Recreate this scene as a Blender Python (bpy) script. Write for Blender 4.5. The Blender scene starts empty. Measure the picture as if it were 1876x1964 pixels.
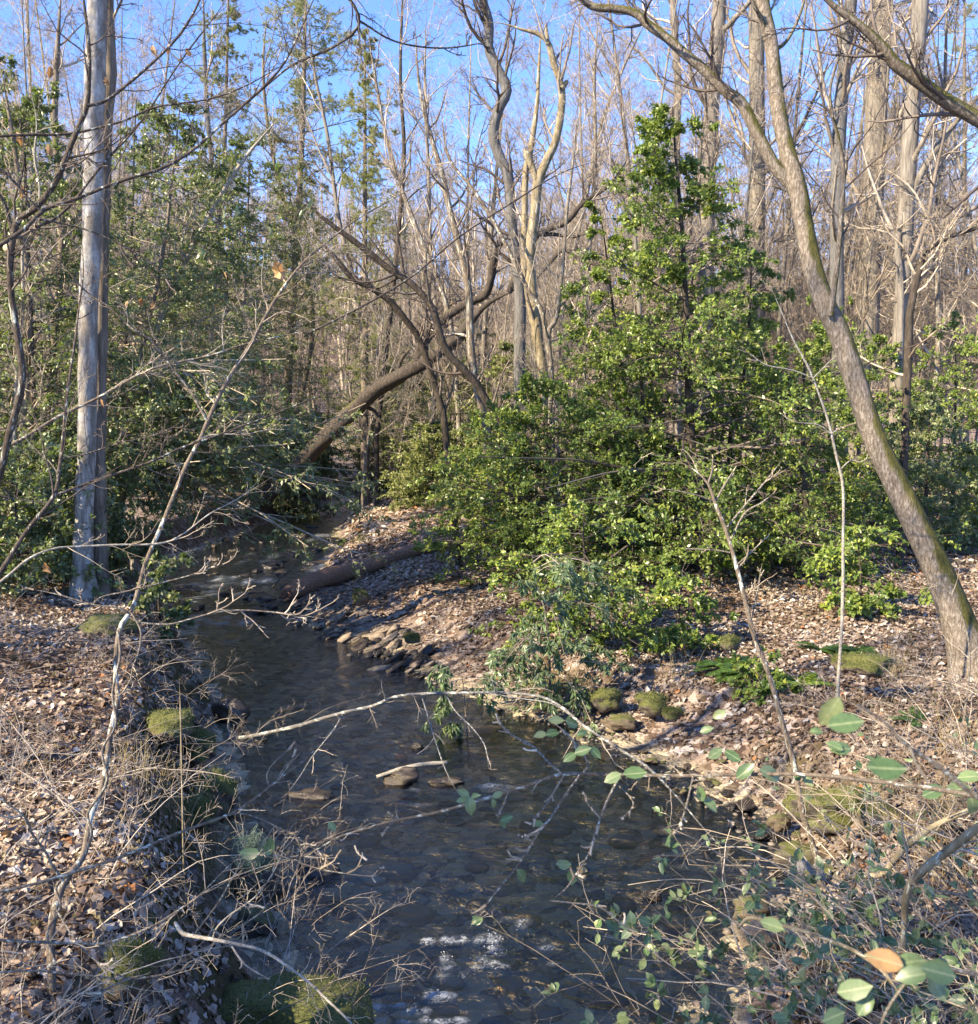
import bpy, math, random
import numpy as np
from math import radians, sin, cos, pi

sc = bpy.context.scene
# ------------------------------------------------------------------ camera, light, exposure
PW, PH, PF = 1876.0, 1964.0, 1801.0          # working pixels of the photograph and its focal length in them
PITCH = math.atan((982 - 825) / 1801.0)
CAM = np.array([0.0, 0.0, 3.0])
cam = bpy.data.cameras.new('camera')
cam_o = bpy.data.objects.new('camera', cam)
sc.collection.objects.link(cam_o)
cam_o.location = CAM
cam_o.rotation_euler = (radians(90) - PITCH, 0, 0)
cam.sensor_fit = 'HORIZONTAL'
cam.sensor_width = 36
cam.lens = 36 * PF / PW
cam.clip_start = 0.05
cam.clip_end = 3000
cam.dof.use_dof = True
cam.dof.focus_distance = 9.0
cam.dof.aperture_fstop = cam.lens / 3.4      # a phone lens: 3.4 mm opening
sc.camera = cam_o

SUN = np.array([-0.69, -0.46, 0.56]); SUN /= np.linalg.norm(SUN)
SUN_EL = math.asin(SUN[2]); SUN_ROT = math.atan2(SUN[0], SUN[1])
world = bpy.data.worlds.new('World')
sc.world = world
world.use_nodes = True
wn = world.node_tree
sky = wn.nodes.new('ShaderNodeTexSky')
sky.sky_type = 'NISHITA'
sky.sun_disc = False
sky.sun_elevation = SUN_EL
sky.sun_rotation = SUN_ROT
sky.altitude = 600
sky.air_density = 0.8
sky.dust_density = 0.0
sky.ozone_density = 8.0
wb = wn.nodes.new('ShaderNodeMix'); wb.data_type = 'RGBA'; wb.blend_type = 'MULTIPLY'; wb.inputs[0].default_value = 1.0
wb.inputs[7].default_value = (1.08, 0.97, 1.0, 1)      # the phone's white balance
wn.links.new(sky.outputs[0], wb.inputs[6])
wn.links.new(wb.outputs[2], wn.nodes['Background'].inputs['Color'])
wn.nodes['Background'].inputs['Strength'].default_value = 0.15
sun = bpy.data.lights.new('sun', 'SUN')
sun.energy = 5.0
sun.angle = radians(0.5)
sun.color = (1.0, 0.84, 0.58)
sun_o = bpy.data.objects.new('sun', sun)
sc.collection.objects.link(sun_o)
from mathutils import Vector
sun_o.rotation_euler = Vector(SUN).to_track_quat('Z', 'Y').to_euler()
sc.view_settings.view_transform = 'Standard'
sc.view_settings.look = 'None'
sc.view_settings.exposure = 1.72
sc.view_settings.gamma = 1
cy = sc.cycles
cy.max_bounces = 6
cy.diffuse_bounces = 3
cy.glossy_bounces = 2
cy.transmission_bounces = 3
cy.transparent_max_bounces = 8
cy.caustics_reflective = False
cy.caustics_refractive = False
cy.sample_clamp_indirect = 2
cy.use_denoising = True
cy.use_adaptive_sampling = False

# ------------------------------------------------------------------ geometry helpers
def nrmz(v):
    return v / np.maximum(np.linalg.norm(v, axis=-1, keepdims=True), 1e-9)

def ray(X, Y):
    x = (X - 938) / PF; y = (982 - Y) / PF
    return np.array([x, cos(PITCH) + y * sin(PITCH), -sin(PITCH) + y * cos(PITCH)])

def P(X, Y, d):
    r = ray(X, Y)
    return CAM + r * (d / r[1])

def hash2(ix, iy, s):
    h = (ix * 374761393 + iy * 668265263 + s * 974634777) & 0x7fffffff
    h = ((h ^ (h >> 13)) * 1274126177) & 0x7fffffff
    return ((h ^ (h >> 16)) & 0xffff) / 65535.0

def vnoise(x, y, s=0):
    x = np.asarray(x, float); y = np.asarray(y, float)
    ix = np.floor(x).astype(np.int64); iy = np.floor(y).astype(np.int64)
    fx = x - ix; fy = y - iy
    fx = fx * fx * (3 - 2 * fx); fy = fy * fy * (3 - 2 * fy)
    a = hash2(ix, iy, s); b = hash2(ix + 1, iy, s); c = hash2(ix, iy + 1, s); d = hash2(ix + 1, iy + 1, s)
    return (a + (b - a) * fx) * (1 - fy) + (c + (d - c) * fx) * fy - 0.5

def fbm(x, y, s=0, o=3):
    r = 0; a = 1.0
    for k in range(o):
        r = r + a * vnoise(x * 2 ** k, y * 2 ** k, s + k * 17); a *= 0.5
    return r

def sstep(a, b, x):
    t = np.clip((x - a) / (b - a), 0, 1)
    return t * t * (3 - 2 * t)

# stream edges, read off the photograph on the water plane z = 0
def wpt(X, Y):
    r = ray(X, Y)
    return CAM + r * (-CAM[2] / r[2])
LE = [(540, 2300), (525, 1964), (500, 1860), (478, 1760), (455, 1660), (440, 1560), (425, 1480), (400, 1400), (388, 1330), (372, 1260), (345, 1200), (268, 1140), (275, 1090), (385, 1050), (490, 1008), (595, 975), (670, 952), (705, 941), (745, 930), (800, 918)]
RE = [(1330, 2300), (1400, 1964), (1440, 1840), (1500, 1720), (1490, 1640), (1440, 1570), (1350, 1500), (1230, 1450), (1080, 1395), (930, 1335), (845, 1300), (740, 1250), (640, 1205), (600, 1160), (610, 1120), (642, 1060), (655, 1010), (700, 978), (790, 952), (815, 941), (850, 930), (900, 918)]
lw = np.array([wpt(*p) for p in LE]); rw = np.array([wpt(*p) for p in RE])
YS0, YS1 = lw[0, 1], 56.0
def edges(y):
    xl = np.interp(y, lw[:, 1], lw[:, 0]); xr = np.interp(y, rw[:, 1], rw[:, 0])
    far = np.maximum(y - 46, 0)
    xl = xl + far * 0.55; xr = xr + far * 0.35
    return xl, np.maximum(xr, xl + 0.25)

def terrain(x, y):
    x = np.asarray(x, float); y = np.asarray(y, float)
    xl, xr = edges(np.maximum(y, YS0))
    w = 0.34 * fbm(x * 0.9, y * 0.9, 3) + 0.20 * fbm(x * 2.6, y * 2.6, 13, 2) + 0.10 * fbm(x * 6, y * 6, 5, 2)
    ins = np.minimum(x - xl, xr - x)
    dl = xl - x + w * 0.8; dr = x - xr + w * 0.8
    bed = -0.03 - 0.22 * sstep(0, 0.7, ins) + 0.05 * fbm(x * 3, y * 3, 9)
    riff = sstep(13.6, 14.4, y) * sstep(19.5, 17.0, y)
    bed = bed + 0.13 * riff
    # left bank: steep, about 0.85 m high
    hl = 0.80 * sstep(-0.05, 0.85, dl) ** 0.8 + 0.13 * sstep(0.5, 3, dl) + 0.035 * np.clip(dl, 0, 30)
    # right bank: a gravel bar between 8 and 17 m, steeper close by
    bar = sstep(7.0, 9.0, y) * sstep(22, 16, y)
    hr_s = 0.55 * sstep(-0.05, 0.9, dr) + 0.25 * sstep(0.8, 2.5, dr)
    hr_g = 0.11 * sstep(-0.05, 0.8, dr) + 0.26 * sstep(0.9, 1.7, dr) + 0.2 * sstep(1.5, 6, dr)
    hr = hr_s * (1 - bar) + hr_g * bar + 0.028 * np.clip(dr, 0, 35)
    z = np.where(x < xl, np.maximum(hl, bed), np.where(x > xr, np.maximum(hr, bed), bed))
    z = np.where((x >= xl) & (x <= xr), np.where(ins < 0.25, np.maximum(bed, np.maximum(hl, hr) * 0.6), bed), z)
    far = sstep(50, 57, y)
    z = z * (1 - far) + 0.9 * far
    z = z + 0.07 * fbm(x * 0.7, y * 0.7, 21) * sstep(0.2, 0.8, z) + 0.02 * fbm(x * 5, y * 5, 31, 2)
    near = sstep(2.4, 0.6, y)
    z = z * (1 - near) + 1.25 * near
    # hills beyond the flood plain
    r = np.hypot(x * 0.9, y)
    z = z + 29 * sstep(52, 190, r + 14 * fbm(x / 40, y / 40, 41)) * sstep(-30, 40, y + 0.0 * x) + 1.6 * fbm(x / 14, y / 14, 47) * sstep(40, 90, r)
    z = z + 5.0 * sstep(14, 60, -x) * sstep(5, 30, y)
    return z

def G(X, Y):
    r = ray(X, Y)
    t = np.concatenate([np.arange(1.5, 40, 0.01), np.arange(40, 250, 0.2)])
    p = CAM[None] + r[None] * t[:, None]
    hit = np.nonzero(p[:, 2] < terrain(p[:, 0], p[:, 1]))[0]
    return p[hit[0]] if len(hit) else p[-1]

def on_ground(x, y, dz=0.0):
    return np.array([x, y, float(terrain(x, y)) + dz])

class Geo:
    def __init__(s):
        s.v = []; s.q = []; s.t = []; s.r = []; s.m = []; s.n = 0
    def add(s, v, quads=None, tris=None, rnd=0.5, mid=1.0):
        v = np.asarray(v, np.float32).reshape(-1, 3)
        s.v.append(v)
        s.r.append(np.broadcast_to(np.asarray(rnd, np.float32), (len(v),)).copy())
        s.m.append(np.broadcast_to(np.asarray(mid, np.float32), (len(v),)))
        if quads is not None and len(quads): s.q.append(np.asarray(quads, np.int64).reshape(-1, 4) + s.n)
        if tris is not None and len(tris): s.t.append(np.asarray(tris, np.int64).reshape(-1, 3) + s.n)
        s.n += len(v)
    def tubes(s, pts, rad, k=5, bump=0.0, cap=False, rnd=None, seed=0):
        pts = np.asarray(pts, float); rad = np.asarray(rad, float)
        if pts.ndim == 2: pts = pts[None]; rad = rad[None]
        if cap:
            pts = np.concatenate([pts[:, :1], pts, pts[:, -1:]], 1)
            rad = np.concatenate([rad[:, :1] * 0.02, rad, rad[:, -1:] * 0.02], 1)
        B, n, _ = pts.shape
        if B == 0: return
        tan = np.gradient(pts, axis=1)
        if cap: tan[:, 0] = tan[:, 2]; tan[:, 1] = tan[:, 2]; tan[:, -1] = tan[:, -3]; tan[:, -2] = tan[:, -3]
        tan = nrmz(tan)
        chord = nrmz(pts[:, -1] - pts[:, 0] + 1e-6)
        ref = np.eye(3)[np.argmin(np.abs(chord), axis=1)]
        u = nrmz(np.cross(tan, ref[:, None, :]))
        w = np.cross(tan, u)
        a = np.arange(k) * 2 * pi / k
        R = rad[:, :, None] * np.ones((1, 1, k))
        if bump:
            al = np.cumsum(np.concatenate([np.zeros((B, 1)), np.linalg.norm(np.diff(pts, axis=1), axis=2)], 1), 1)
            rr = np.maximum(rad.mean(), 1e-3)
            A = np.broadcast_to(a, (B, n, k))
            L = np.broadcast_to((al / rr)[:, :, None], (B, n, k))
            R = R * (1 + bump * (fbm(np.cos(A) * 1.6 + L * 0.25 + 7, np.sin(A) * 1.6 + L * 0.16 + 3, seed) * 1.6 + 0.5 * fbm(np.cos(A) * 5 + L * 0.7, np.sin(A) * 5 + 9, seed + 5, 2)))
        ring = pts[:, :, None, :] + R[..., None] * (np.cos(a)[None, None, :, None] * u[:, :, None, :] + np.sin(a)[None, None, :, None] * w[:, :, None, :])
        idx = np.arange(B * n * k).reshape(B, n, k)
        i0 = idx[:, :-1]; i1 = idx[:, 1:]
        quads = np.stack([i0, np.roll(i0, -1, 2), np.roll(i1, -1, 2), i1], -1).reshape(-1, 4)
        if rnd is None: rr = 0.5
        else: rr = np.repeat(np.asarray(rnd, np.float32), n * k)
        s.add(ring.reshape(-1, 3), quads=quads, rnd=rr)
    def leaves(s, pos, d, nrm, L, W, T, rng, curl=0.0, rnd=None):
        N = len(pos)
        if N == 0: return
        TV, TF = T
        d = nrmz(d)
        sd = nrmz(np.cross(nrm, d) + 1e-7); nr = np.cross(d, sd)
        L = np.broadcast_to(np.asarray(L, float), (N,)); W = np.broadcast_to(np.asarray(W, float), (N,))
        u, v, w = TV[:, 0], TV[:, 1], TV[:, 2]
        wv = np.broadcast_to(w, (N, len(u))).copy()
        if curl:
            c1 = rng.normal(0, curl, (N, 1)); c2 = rng.normal(0, curl, (N, 1)); c3 = rng.normal(0, curl * 0.8, (N, 1))
            wv = wv + c1 * v ** 2 * 2 + c2 * (u - 0.5) ** 2 * 1.5 + c3 * v * (u - .5)
        V = pos[:, None, :] + d[:, None, :] * (u * L[:, None])[..., None] + sd[:, None, :] * (v * W[:, None])[..., None] + nr[:, None, :] * (wv * L[:, None])[..., None]
        F = (TF[None] + (np.arange(N) * len(u))[:, None, None]).reshape(-1, 3)
        if rnd is None: rnd = rng.random(N)
        s.add(V.reshape(-1, 3), tris=F, rnd=np.repeat(rnd, len(u)), mid=np.tile(np.abs(v), N))
    def build(s, name, mat, parent=None, loc=None, smooth=True):
        me = bpy.data.meshes.new(name)
        v = np.concatenate(s.v).astype(np.float32)
        if loc is not None: v = v - np.asarray(loc, np.float32)
        me.vertices.add(len(v)); me.vertices.foreach_set('co', v.ravel())
        q = np.concatenate(s.q) if s.q else np.zeros((0, 4), np.int64)
        t = np.concatenate(s.t) if s.t else np.zeros((0, 3), np.int64)
        li = np.concatenate([q.ravel(), t.ravel()]).astype(np.int32)
        me.loops.add(len(li)); me.loops.foreach_set('vertex_index', li)
        ls = np.concatenate([np.arange(len(q)) * 4, len(q) * 4 + np.arange(len(t)) * 3]).astype(np.int32)
        me.polygons.add(len(ls)); me.polygons.foreach_set('loop_start', ls)
        me.polygons.foreach_set('use_smooth', np.full(len(ls), smooth, dtype=bool))
        at = me.attributes.new('rnd', 'FLOAT', 'POINT')
        at.data.foreach_set('value', np.concatenate(s.r).astype(np.float32))
        m_ = np.concatenate(s.m).astype(np.float32)
        if m_.min() < 1: me.attributes.new('mid', 'FLOAT', 'POINT').data.foreach_set('value', m_)
        me.update(calc_edges=True)
        me.materials.append(mat)
        o = bpy.data.objects.new(name, me)
        sc.collection.objects.link(o)
        if parent is not None: o.parent = parent
        elif loc is not None: o.location = loc
        return o

def fan(outline, centre=(0.5, 0, 0)):
    V = np.array([centre] + list(outline), float); n = len(outline)
    return V, np.array([(0, 1 + i, 1 + (i + 1) % n) for i in range(n)])
LEAF5 = (np.array([(0, 0, 0), (.45, -.5, .07), (.5, 0, 0), (.45, .5, .07), (1, 0, -.08)], float), np.array([(0, 1, 2), (0, 2, 3), (1, 4, 2), (2, 4, 3)]))
_o = []
for u_, h_, w_ in ((.16, .33, .05), (.42, .5, .07), (.72, .40, .05)): _o += [(u_, -h_, w_), (u_, 0, 0), (u_, h_, w_)]
LEAF11 = (np.array([(0, 0, 0)] + _o + [(1, 0, -.03)], float), np.array([(0, 1, 2), (0, 2, 3), (1, 4, 2), (4, 5, 2), (2, 5, 3), (5, 6, 3), (4, 7, 5), (7, 8, 5), (5, 8, 6), (8, 9, 6), (7, 10, 8), (8, 10, 9)]))
LANCE = (np.array([(0, 0, 0), (.3, -.5, .05), (.35, 0, 0), (.3, .5, .05), (.65, -.38, 0), (.68, 0, -.05), (.65, .38, 0), (1, 0, -.16)], float), np.array([(0, 1, 2), (0, 2, 3), (1, 4, 2), (4, 5, 2), (2, 5, 6), (2, 6, 3), (4, 7, 5), (5, 7, 6)]))
NEEDLE = (np.array([(0, -.5, 0), (0, .5, 0), (1, 0, -.05)], float), np.array([(0, 1, 2)]))
DEAD_A = fan([(0, 0, 0), (.18, -.22, .0), (.25, -.42, .0), (.45, -.34, 0), (.58, -.5, 0), (.75, -.28, 0), (1, 0, 0), (.75, .30, 0), (.56, .5, 0), (.42, .33, 0), (.24, .44, 0), (.15, .2, 0)])
DEAD_B = fan([(0, 0, 0), (.2, -.38, 0), (.5, -.5, 0), (.8, -.33, 0), (1, 0, 0), (.8, .35, 0), (.5, .5, 0), (.2, .36, 0)])

def smooth_poly(pts, n):
    pts = np.asarray(pts, float)
    q = np.concatenate([2 * pts[:1] - pts[1:2], pts, 2 * pts[-1:] - pts[-2:-1]])
    m = len(pts) - 1
    seg = np.linalg.norm(np.diff(pts[:, :3], axis=0), axis=1); cs = np.concatenate([[0], np.cumsum(seg)])
    s = np.linspace(0, cs[-1], n)
    i = np.clip(np.searchsorted(cs, s, side='right') - 1, 0, m - 1)
    t = ((s - cs[i]) / np.maximum(seg[i], 1e-9))[:, None]
    a, b, c, d = q[i], q[i + 1], q[i + 2], q[i + 3]
    return 0.5 * (2 * b + (c - a) * t + (2 * a - 5 * b + 4 * c - d) * t ** 2 + (3 * b - a - 3 * c + d) * t ** 3)

def trace(pts, d0, d1=None, w0=None, w1=None, n=None):
    """a limb traced through pixels (X, Y[, width]) at depth d0..d1 -> points, radii"""
    m = len(pts); d1 = d0 if d1 is None else d1
    out = []
    for i, p in enumerate(pts):
        t = i / (m - 1); d = d0 + (d1 - d0) * t if len(p) < 4 else p[3]
        w = p[2] if len(p) > 2 else w0 + (w1 - w0) * t
        out.append(list(P(p[0], p[1], d)) + [w * d / PF / 2])
    n = n or max(8, m * 4)
    s = smooth_poly(out, n)
    return s[:, :3], np.maximum(s[:, 3], 0.0012)

def spawn(pts, rad, m, t0, t1, ang, lenf, n, rng, up=0.0, wig=0.12, rfac=0.6, rmin=0.002, tip=0.3, ang_sd=0.25, taper=0.5, lenabs=None, up_plane=False, side=None):
    """children of a batch of branches: vectorised over the whole batch"""
    if pts.ndim == 2: pts = pts[None]; rad = rad[None]
    B, np_, _ = pts.shape
    idx = np.repeat(np.arange(B), m); N = len(idx)
    t = rng.uniform(t0, t1, N)
    f = t * (np_ - 1); i = np.minimum(f.astype(int), np_ - 2); f = (f - i)[:, None]
    p = pts[idx, i] * (1 - f) + pts[idx, i + 1] * f
    tan = nrmz(pts[idx, i + 1] - pts[idx, i])
    r = rad[idx, i] * (1 - f[:, 0]) + rad[idx, i + 1] * f[:, 0]
    L = np.linalg.norm(np.diff(pts, axis=1), axis=2).sum(1)[idx]
    rv = rng.normal(size=(N, 3))
    if up_plane: rv[:, 2] *= 0.25
    if side is not None: rv = rv * 0.6 + np.asarray(side)
    perp = nrmz(rv - (rv * tan).sum(1, keepdims=True) * tan)
    a = np.clip(rng.normal(ang, ang_sd, N), 0.15, 2.2)[:, None]
    d = np.cos(a) * tan + np.sin(a) * perp
    ln = (L * lenf if lenabs is None else np.full(N, lenabs)) * rng.uniform(.55, 1.15, N) * (1 - taper * t)
    out = np.empty((N, n, 3)); out[:, 0] = p
    st = (ln / (n - 1))[:, None]
    for k in range(1, n):
        d = nrmz(d + np.array([0, 0, up]) + rng.normal(size=(N, 3)) * wig)
        out[:, k] = out[:, k - 1] + d * st
    r0 = np.maximum(np.minimum(r * rfac, ln * 0.02 + rmin), rmin)
    ra = np.maximum(r0[:, None] * np.linspace(1, tip, n)[None], rmin * 0.6)
    return out, ra

def leaf_points(pts, rng, per, t0=0.15, t1=1.0):
    B, n, _ = pts.shape
    idx = np.repeat(np.arange(B), per); N = len(idx)
    t = rng.uniform(t0, t1, N) * (n - 1); i = np.minimum(t.astype(int), n - 2); f = (t - i)[:, None]
    return pts[idx, i] * (1 - f) + pts[idx, i + 1] * f, nrmz(pts[idx, i + 1] - pts[idx, i])

# ------------------------------------------------------------------ scene-tree helpers
def thing(name, label, cat, loc=(0, 0, 0), group=None, kind=None):
    o = bpy.data.objects.new(name, None); o.empty_display_size = 0.2
    sc.collection.objects.link(o)
    o.location = loc
    tag(o, label, cat, group, kind)
    return o
def tag(o, label=None, cat=None, group=None, kind=None):
    if label: o['label'] = label
    if cat: o['category'] = cat
    if group: o['group'] = group
    if kind: o['kind'] = kind
    return o
def dup(root, loc, rz=0.0, s=1.0, label=None, tilt=(0, 0)):
    r = root.copy(); sc.collection.objects.link(r)
    r.location = loc; r.rotation_euler = (tilt[0], tilt[1], rz); r.scale = (s, s, s)
    if label: r['label'] = label
    for ch in list(root.children):
        c = ch.copy(); sc.collection.objects.link(c); c.parent = r
    return r

# ------------------------------------------------------------------ materials
def new_mat(name):
    m = bpy.data.materials.new(name); m.use_nodes = True
    nt = m.node_tree
    return m, nt, nt.nodes, nt.links, nt.nodes['Principled BSDF']
def ramp(nt, src, stops):
    r = nt.nodes.new('ShaderNodeValToRGB'); e = r.color_ramp.elements
    while len(e) < len(stops): e.new(0.5)
    for k, (p, c) in enumerate(stops): e[k].position = p; e[k].color = (*c, 1)
    nt.links.new(src, r.inputs[0]); return r.outputs[0]
def noise(nt, scale, detail=4, vec=None, rough=0.55, dist=0.0):
    n = nt.nodes.new('ShaderNodeTexNoise'); n.inputs['Scale'].default_value = scale
    n.inputs['Detail'].default_value = detail; n.inputs['Roughness'].default_value = rough
    n.inputs['Distortion'].default_value = dist
    if vec is not None: nt.links.new(vec, n.inputs['Vector'])
    return n.outputs[0]
def mixc(nt, fac, a, b, mode='MIX'):
    m = nt.nodes.new('ShaderNodeMix'); m.data_type = 'RGBA'; m.blend_type = mode
    for s, v in ((m.inputs[0], fac), (m.inputs[6], a), (m.inputs[7], b)):
        if isinstance(v, (int, float)): s.default_value = v
        elif isinstance(v, tuple): s.default_value = (*v, 1)
        else: nt.links.new(v, s)
    return m.outputs[2]
def mth(nt, op, a, b=0.0):
    m = nt.nodes.new('ShaderNodeMath'); m.operation = op
    for s, v in zip(m.inputs, (a, b)):
        if isinstance(v, (int, float)): s.default_value = v
        else: nt.links.new(v, s)
    return m.outputs[0]
def coords(nt, sx=1, sy=1, sz=1):
    tc = nt.nodes.new('ShaderNodeTexCoord'); mp = nt.nodes.new('ShaderNodeMapping')
    mp.inputs['Scale'].default_value = (sx, sy, sz)
    nt.links.new(tc.outputs['Object'], mp.inputs[0]); return mp.outputs[0]
def bump(nt, bsdf, h, strength=0.4, dist=0.02):
    b = nt.nodes.new('ShaderNodeBump'); b.inputs['Strength'].default_value = strength; b.inputs['Distance'].default_value = dist
    nt.links.new(h, b.inputs['Height']); nt.links.new(b.outputs[0], bsdf.inputs['Normal'])
def attr(nt, name):
    a = nt.nodes.new('ShaderNodeAttribute'); a.attribute_name = name; return a.outputs['Fac']

def bark(name, dark, mid, light, scale=9, stretch=0.25, moss=0.0, moss_dir=(0.8, 0.1, 0.4), lichen=0.0, bumps=0.6, rough=0.9):
    m, nt, N, L, b = new_mat(name)
    v = coords(nt, 1, 1, stretch)
    n1 = noise(nt, scale * 2.2, 6, v, 0.65, 0.4); n2 = noise(nt, scale * 0.35, 3)
    col = ramp(nt, n1, [(0.28, dark), (0.5, mid), (0.72, light)])
    col = mixc(nt, mth(nt, 'MULTIPLY', n2, 0.5), col, tuple(0.45 * a for a in mid))
    if lichen:
        n3 = noise(nt, scale * 1.2, 5, None, 0.68, 0.6)
        f = ramp(nt, n3, [(0.62 - lichen * 0.25, (0, 0, 0)), (0.66 - lichen * 0.25, (1, 1, 1))])
        col = mixc(nt, mth(nt, 'MULTIPLY', f, 0.8), col, (0.50, 0.53, 0.48))
    if moss:
        g = N.new('ShaderNodeNewGeometry'); dp = N.new('ShaderNodeVectorMath'); dp.operation = 'DOT_PRODUCT'
        L.new(g.outputs['Normal'], dp.inputs[0]); dp.inputs[1].default_value = moss_dir
        n4 = noise(nt, 4.5, 8, None, 0.72)
        f = mth(nt, 'ADD', mth(nt, 'MULTIPLY', dp.outputs['Value'], 0.34), mth(nt, 'MULTIPLY', n4, 1.15))
        f = ramp(nt, f, [(0.88 - 0.35 * moss, (0, 0, 0)), (1.0 - 0.35 * moss, (1, 1, 1))])
        mc = ramp(nt, noise(nt, 40, 3), [(0.3, (0.035, 0.038, 0.010)), (0.7, (0.12, 0.11, 0.028))])
        col = mixc(nt, f, col, mc)
    L.new(col, b.inputs['Base Color']); b.inputs['Roughness'].default_value = rough
    b.inputs['Specular IOR Level'].default_value = 0.25
    bump(nt, b, n1, bumps, 0.03)
    return m

def twig_mat(name, c0, c1, c2):
    m, nt, N, L, b = new_mat(name)
    col = ramp(nt, attr(nt, 'rnd'), [(0.0, c0), (0.5, c1), (1.0, c2)])
    n = noise(nt, 30, 3); col = mixc(nt, 1.0, col, ramp(nt, n, [(0.3, (0.55, 0.55, 0.55)), (0.65, (1.1, 1.1, 1.1))]), 'MULTIPLY')
    L.new(col, b.inputs['Base Color']); b.inputs['Roughness'].default_value = 0.8; b.inputs['Specular IOR Level'].default_value = 0.3
    return m

def leaf_mat(name, stops, rough=0.38, trans=0.28, tcol=(0.20, 0.28, 0.035), spec=0.5, vein=False):
    m, nt, N, L, b = new_mat(name)
    a = attr(nt, 'rnd')
    col = ramp(nt, a, stops)
    col = mixc(nt, 1.0, col, ramp(nt, noise(nt, 1.1, 3), [(0.3, (0.7, 0.75, 0.75)), (0.7, (1.25, 1.2, 1.0))]), 'MULTIPLY')
    if vein:
        col = mixc(nt, ramp(nt, attr(nt, 'mid'), [(.012, (1, 1, 1)), (.05, (0, 0, 0))]), col, (.26, .30, .16))
        col = mixc(nt, 1.0, col, ramp(nt, noise(nt, 55, 5, None, .7), [(.3, (.62, .66, .6)), (.5, (1, 1, 1)), (.7, (1.2, 1.16, 1.05))]), 'MULTIPLY')
        col = mixc(nt, ramp(nt, noise(nt, 38, 2), [(.70, (0, 0, 0)), (.73, (.8, .8, .8))]), col, (.16, .09, .04))
    # the underside is paler and duller
    g = N.new('ShaderNodeNewGeometry')
    under = mixc(nt, 0.35, col, (0.16, 0.20, 0.10))
    col2 = mixc(nt, g.outputs['Backfacing'], col, under)
    L.new(col2, b.inputs['Base Color']); b.inputs['Roughness'].default_value = rough; b.inputs['Specular IOR Level'].default_value = spec
    if trans:
        t = N.new('ShaderNodeBsdfTranslucent'); t.inputs['Color'].default_value = (*tcol, 1)
        mx = N.new('ShaderNodeMixShader'); mx.inputs[0].default_value = trans
        L.new(b.outputs[0], mx.inputs[1]); L.new(t.outputs[0], mx.inputs[2]); L.new(mx.outputs[0], N['Material Output'].inputs[0])
    return m

M = {}
def pale_bark():
    m, nt, N, L, b = new_mat('pale_bark')
    v = coords(nt, 1, 1, .35); v2 = coords(nt, 1, 1, 1)
    n1 = noise(nt, 7, 7, v, .68, .6); n2 = noise(nt, 3.2, 5, v, .6, .8); n3 = noise(nt, 26, 4, v2, .6)
    col = ramp(nt, n1, [(.30, (.11, .095, .08)), (.45, (.26, .24, .215)), (.60, (.40, .385, .365)), (.72, (.60, .60, .60))])
    col = mixc(nt, ramp(nt, n2, [(.47, (0, 0, 0)), (.58, (.85, .85, .85))]), col, (.14, .115, .092))
    vo = N.new('ShaderNodeTexVoronoi'); vo.feature = 'DISTANCE_TO_EDGE'; vo.inputs['Scale'].default_value = 9
    wv = N.new('ShaderNodeMixRGB'); wv.inputs[0].default_value = .12; nn = N.new('ShaderNodeTexNoise'); nn.inputs['Scale'].default_value = 5
    L.new(v, nn.inputs['Vector']); L.new(v, wv.inputs[1]); L.new(nn.outputs['Color'], wv.inputs[2]); L.new(wv.outputs[0], vo.inputs['Vector'])
    crack = ramp(nt, vo.outputs['Distance'], [(.0, (1, 1, 1)), (.05, (0, 0, 0))])
    cm = mth(nt, 'MULTIPLY', crack, ramp(nt, noise(nt, 2.1, 3), [(.45, (0, 0, 0)), (.6, (1, 1, 1))]))
    col = mixc(nt, cm, col, (.05, .042, .035))
    col = mixc(nt, 1.0, col, ramp(nt, n3, [(.3, (.7, .7, .7)), (.7, (1.12, 1.12, 1.12))]), 'MULTIPLY')
    L.new(col, b.inputs['Base Color']); b.inputs['Roughness'].default_value = .85
    bump(nt, b, mth(nt, 'SUBTRACT', n1, mth(nt, 'MULTIPLY', cm, .5)), .6, .03)
    return m
M['pale_bark'] = pale_bark()
M['brown_bark'] = bark('brown_bark', (0.05, 0.04, 0.03), (0.17, 0.14, 0.11), (0.32, 0.27, 0.22), 7, 0.15, moss=0.05, bumps=0.9)
M['grey_bark'] = bark('grey_bark', (0.07, 0.06, 0.052), (0.19, 0.168, 0.142), (0.33, 0.295, 0.25), 8, 0.14, bumps=0.8)
M['mossy_bark'] = bark('mossy_bark', (0.06, 0.048, 0.036), (0.20, 0.165, 0.13), (0.46, 0.41, 0.36), 22, 0.35, moss=0.62, moss_dir=(0.8, -0.35, 0.2), lichen=0.0, bumps=1.0)
M['dark_bark'] = bark('dark_bark', (0.02, 0.016, 0.013), (0.06, 0.048, 0.038), (0.13, 0.105, 0.085), 9, 0.3, moss=0.2, moss_dir=(0, 0, 1), bumps=0.9)
M['slate_bark'] = bark('slate_bark', (0.05, 0.048, 0.048), (0.13, 0.125, 0.12), (0.22, 0.21, 0.20), 12, 0.2, bumps=0.8)
M['yellow_bark'] = bark('yellow_bark', (0.07, 0.055, 0.03), (0.24, 0.195, 0.12), (0.42, 0.37, 0.28), 8, 0.3, moss=0.2, moss_dir=(0.7, 0, -0.2), lichen=0.12)
M['sapling_bark'] = bark('sapling_bark', (0.06, 0.045, 0.033), (0.155, 0.122, 0.092), (0.30, 0.255, 0.20), 24, 0.4, lichen=0.26)
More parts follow.
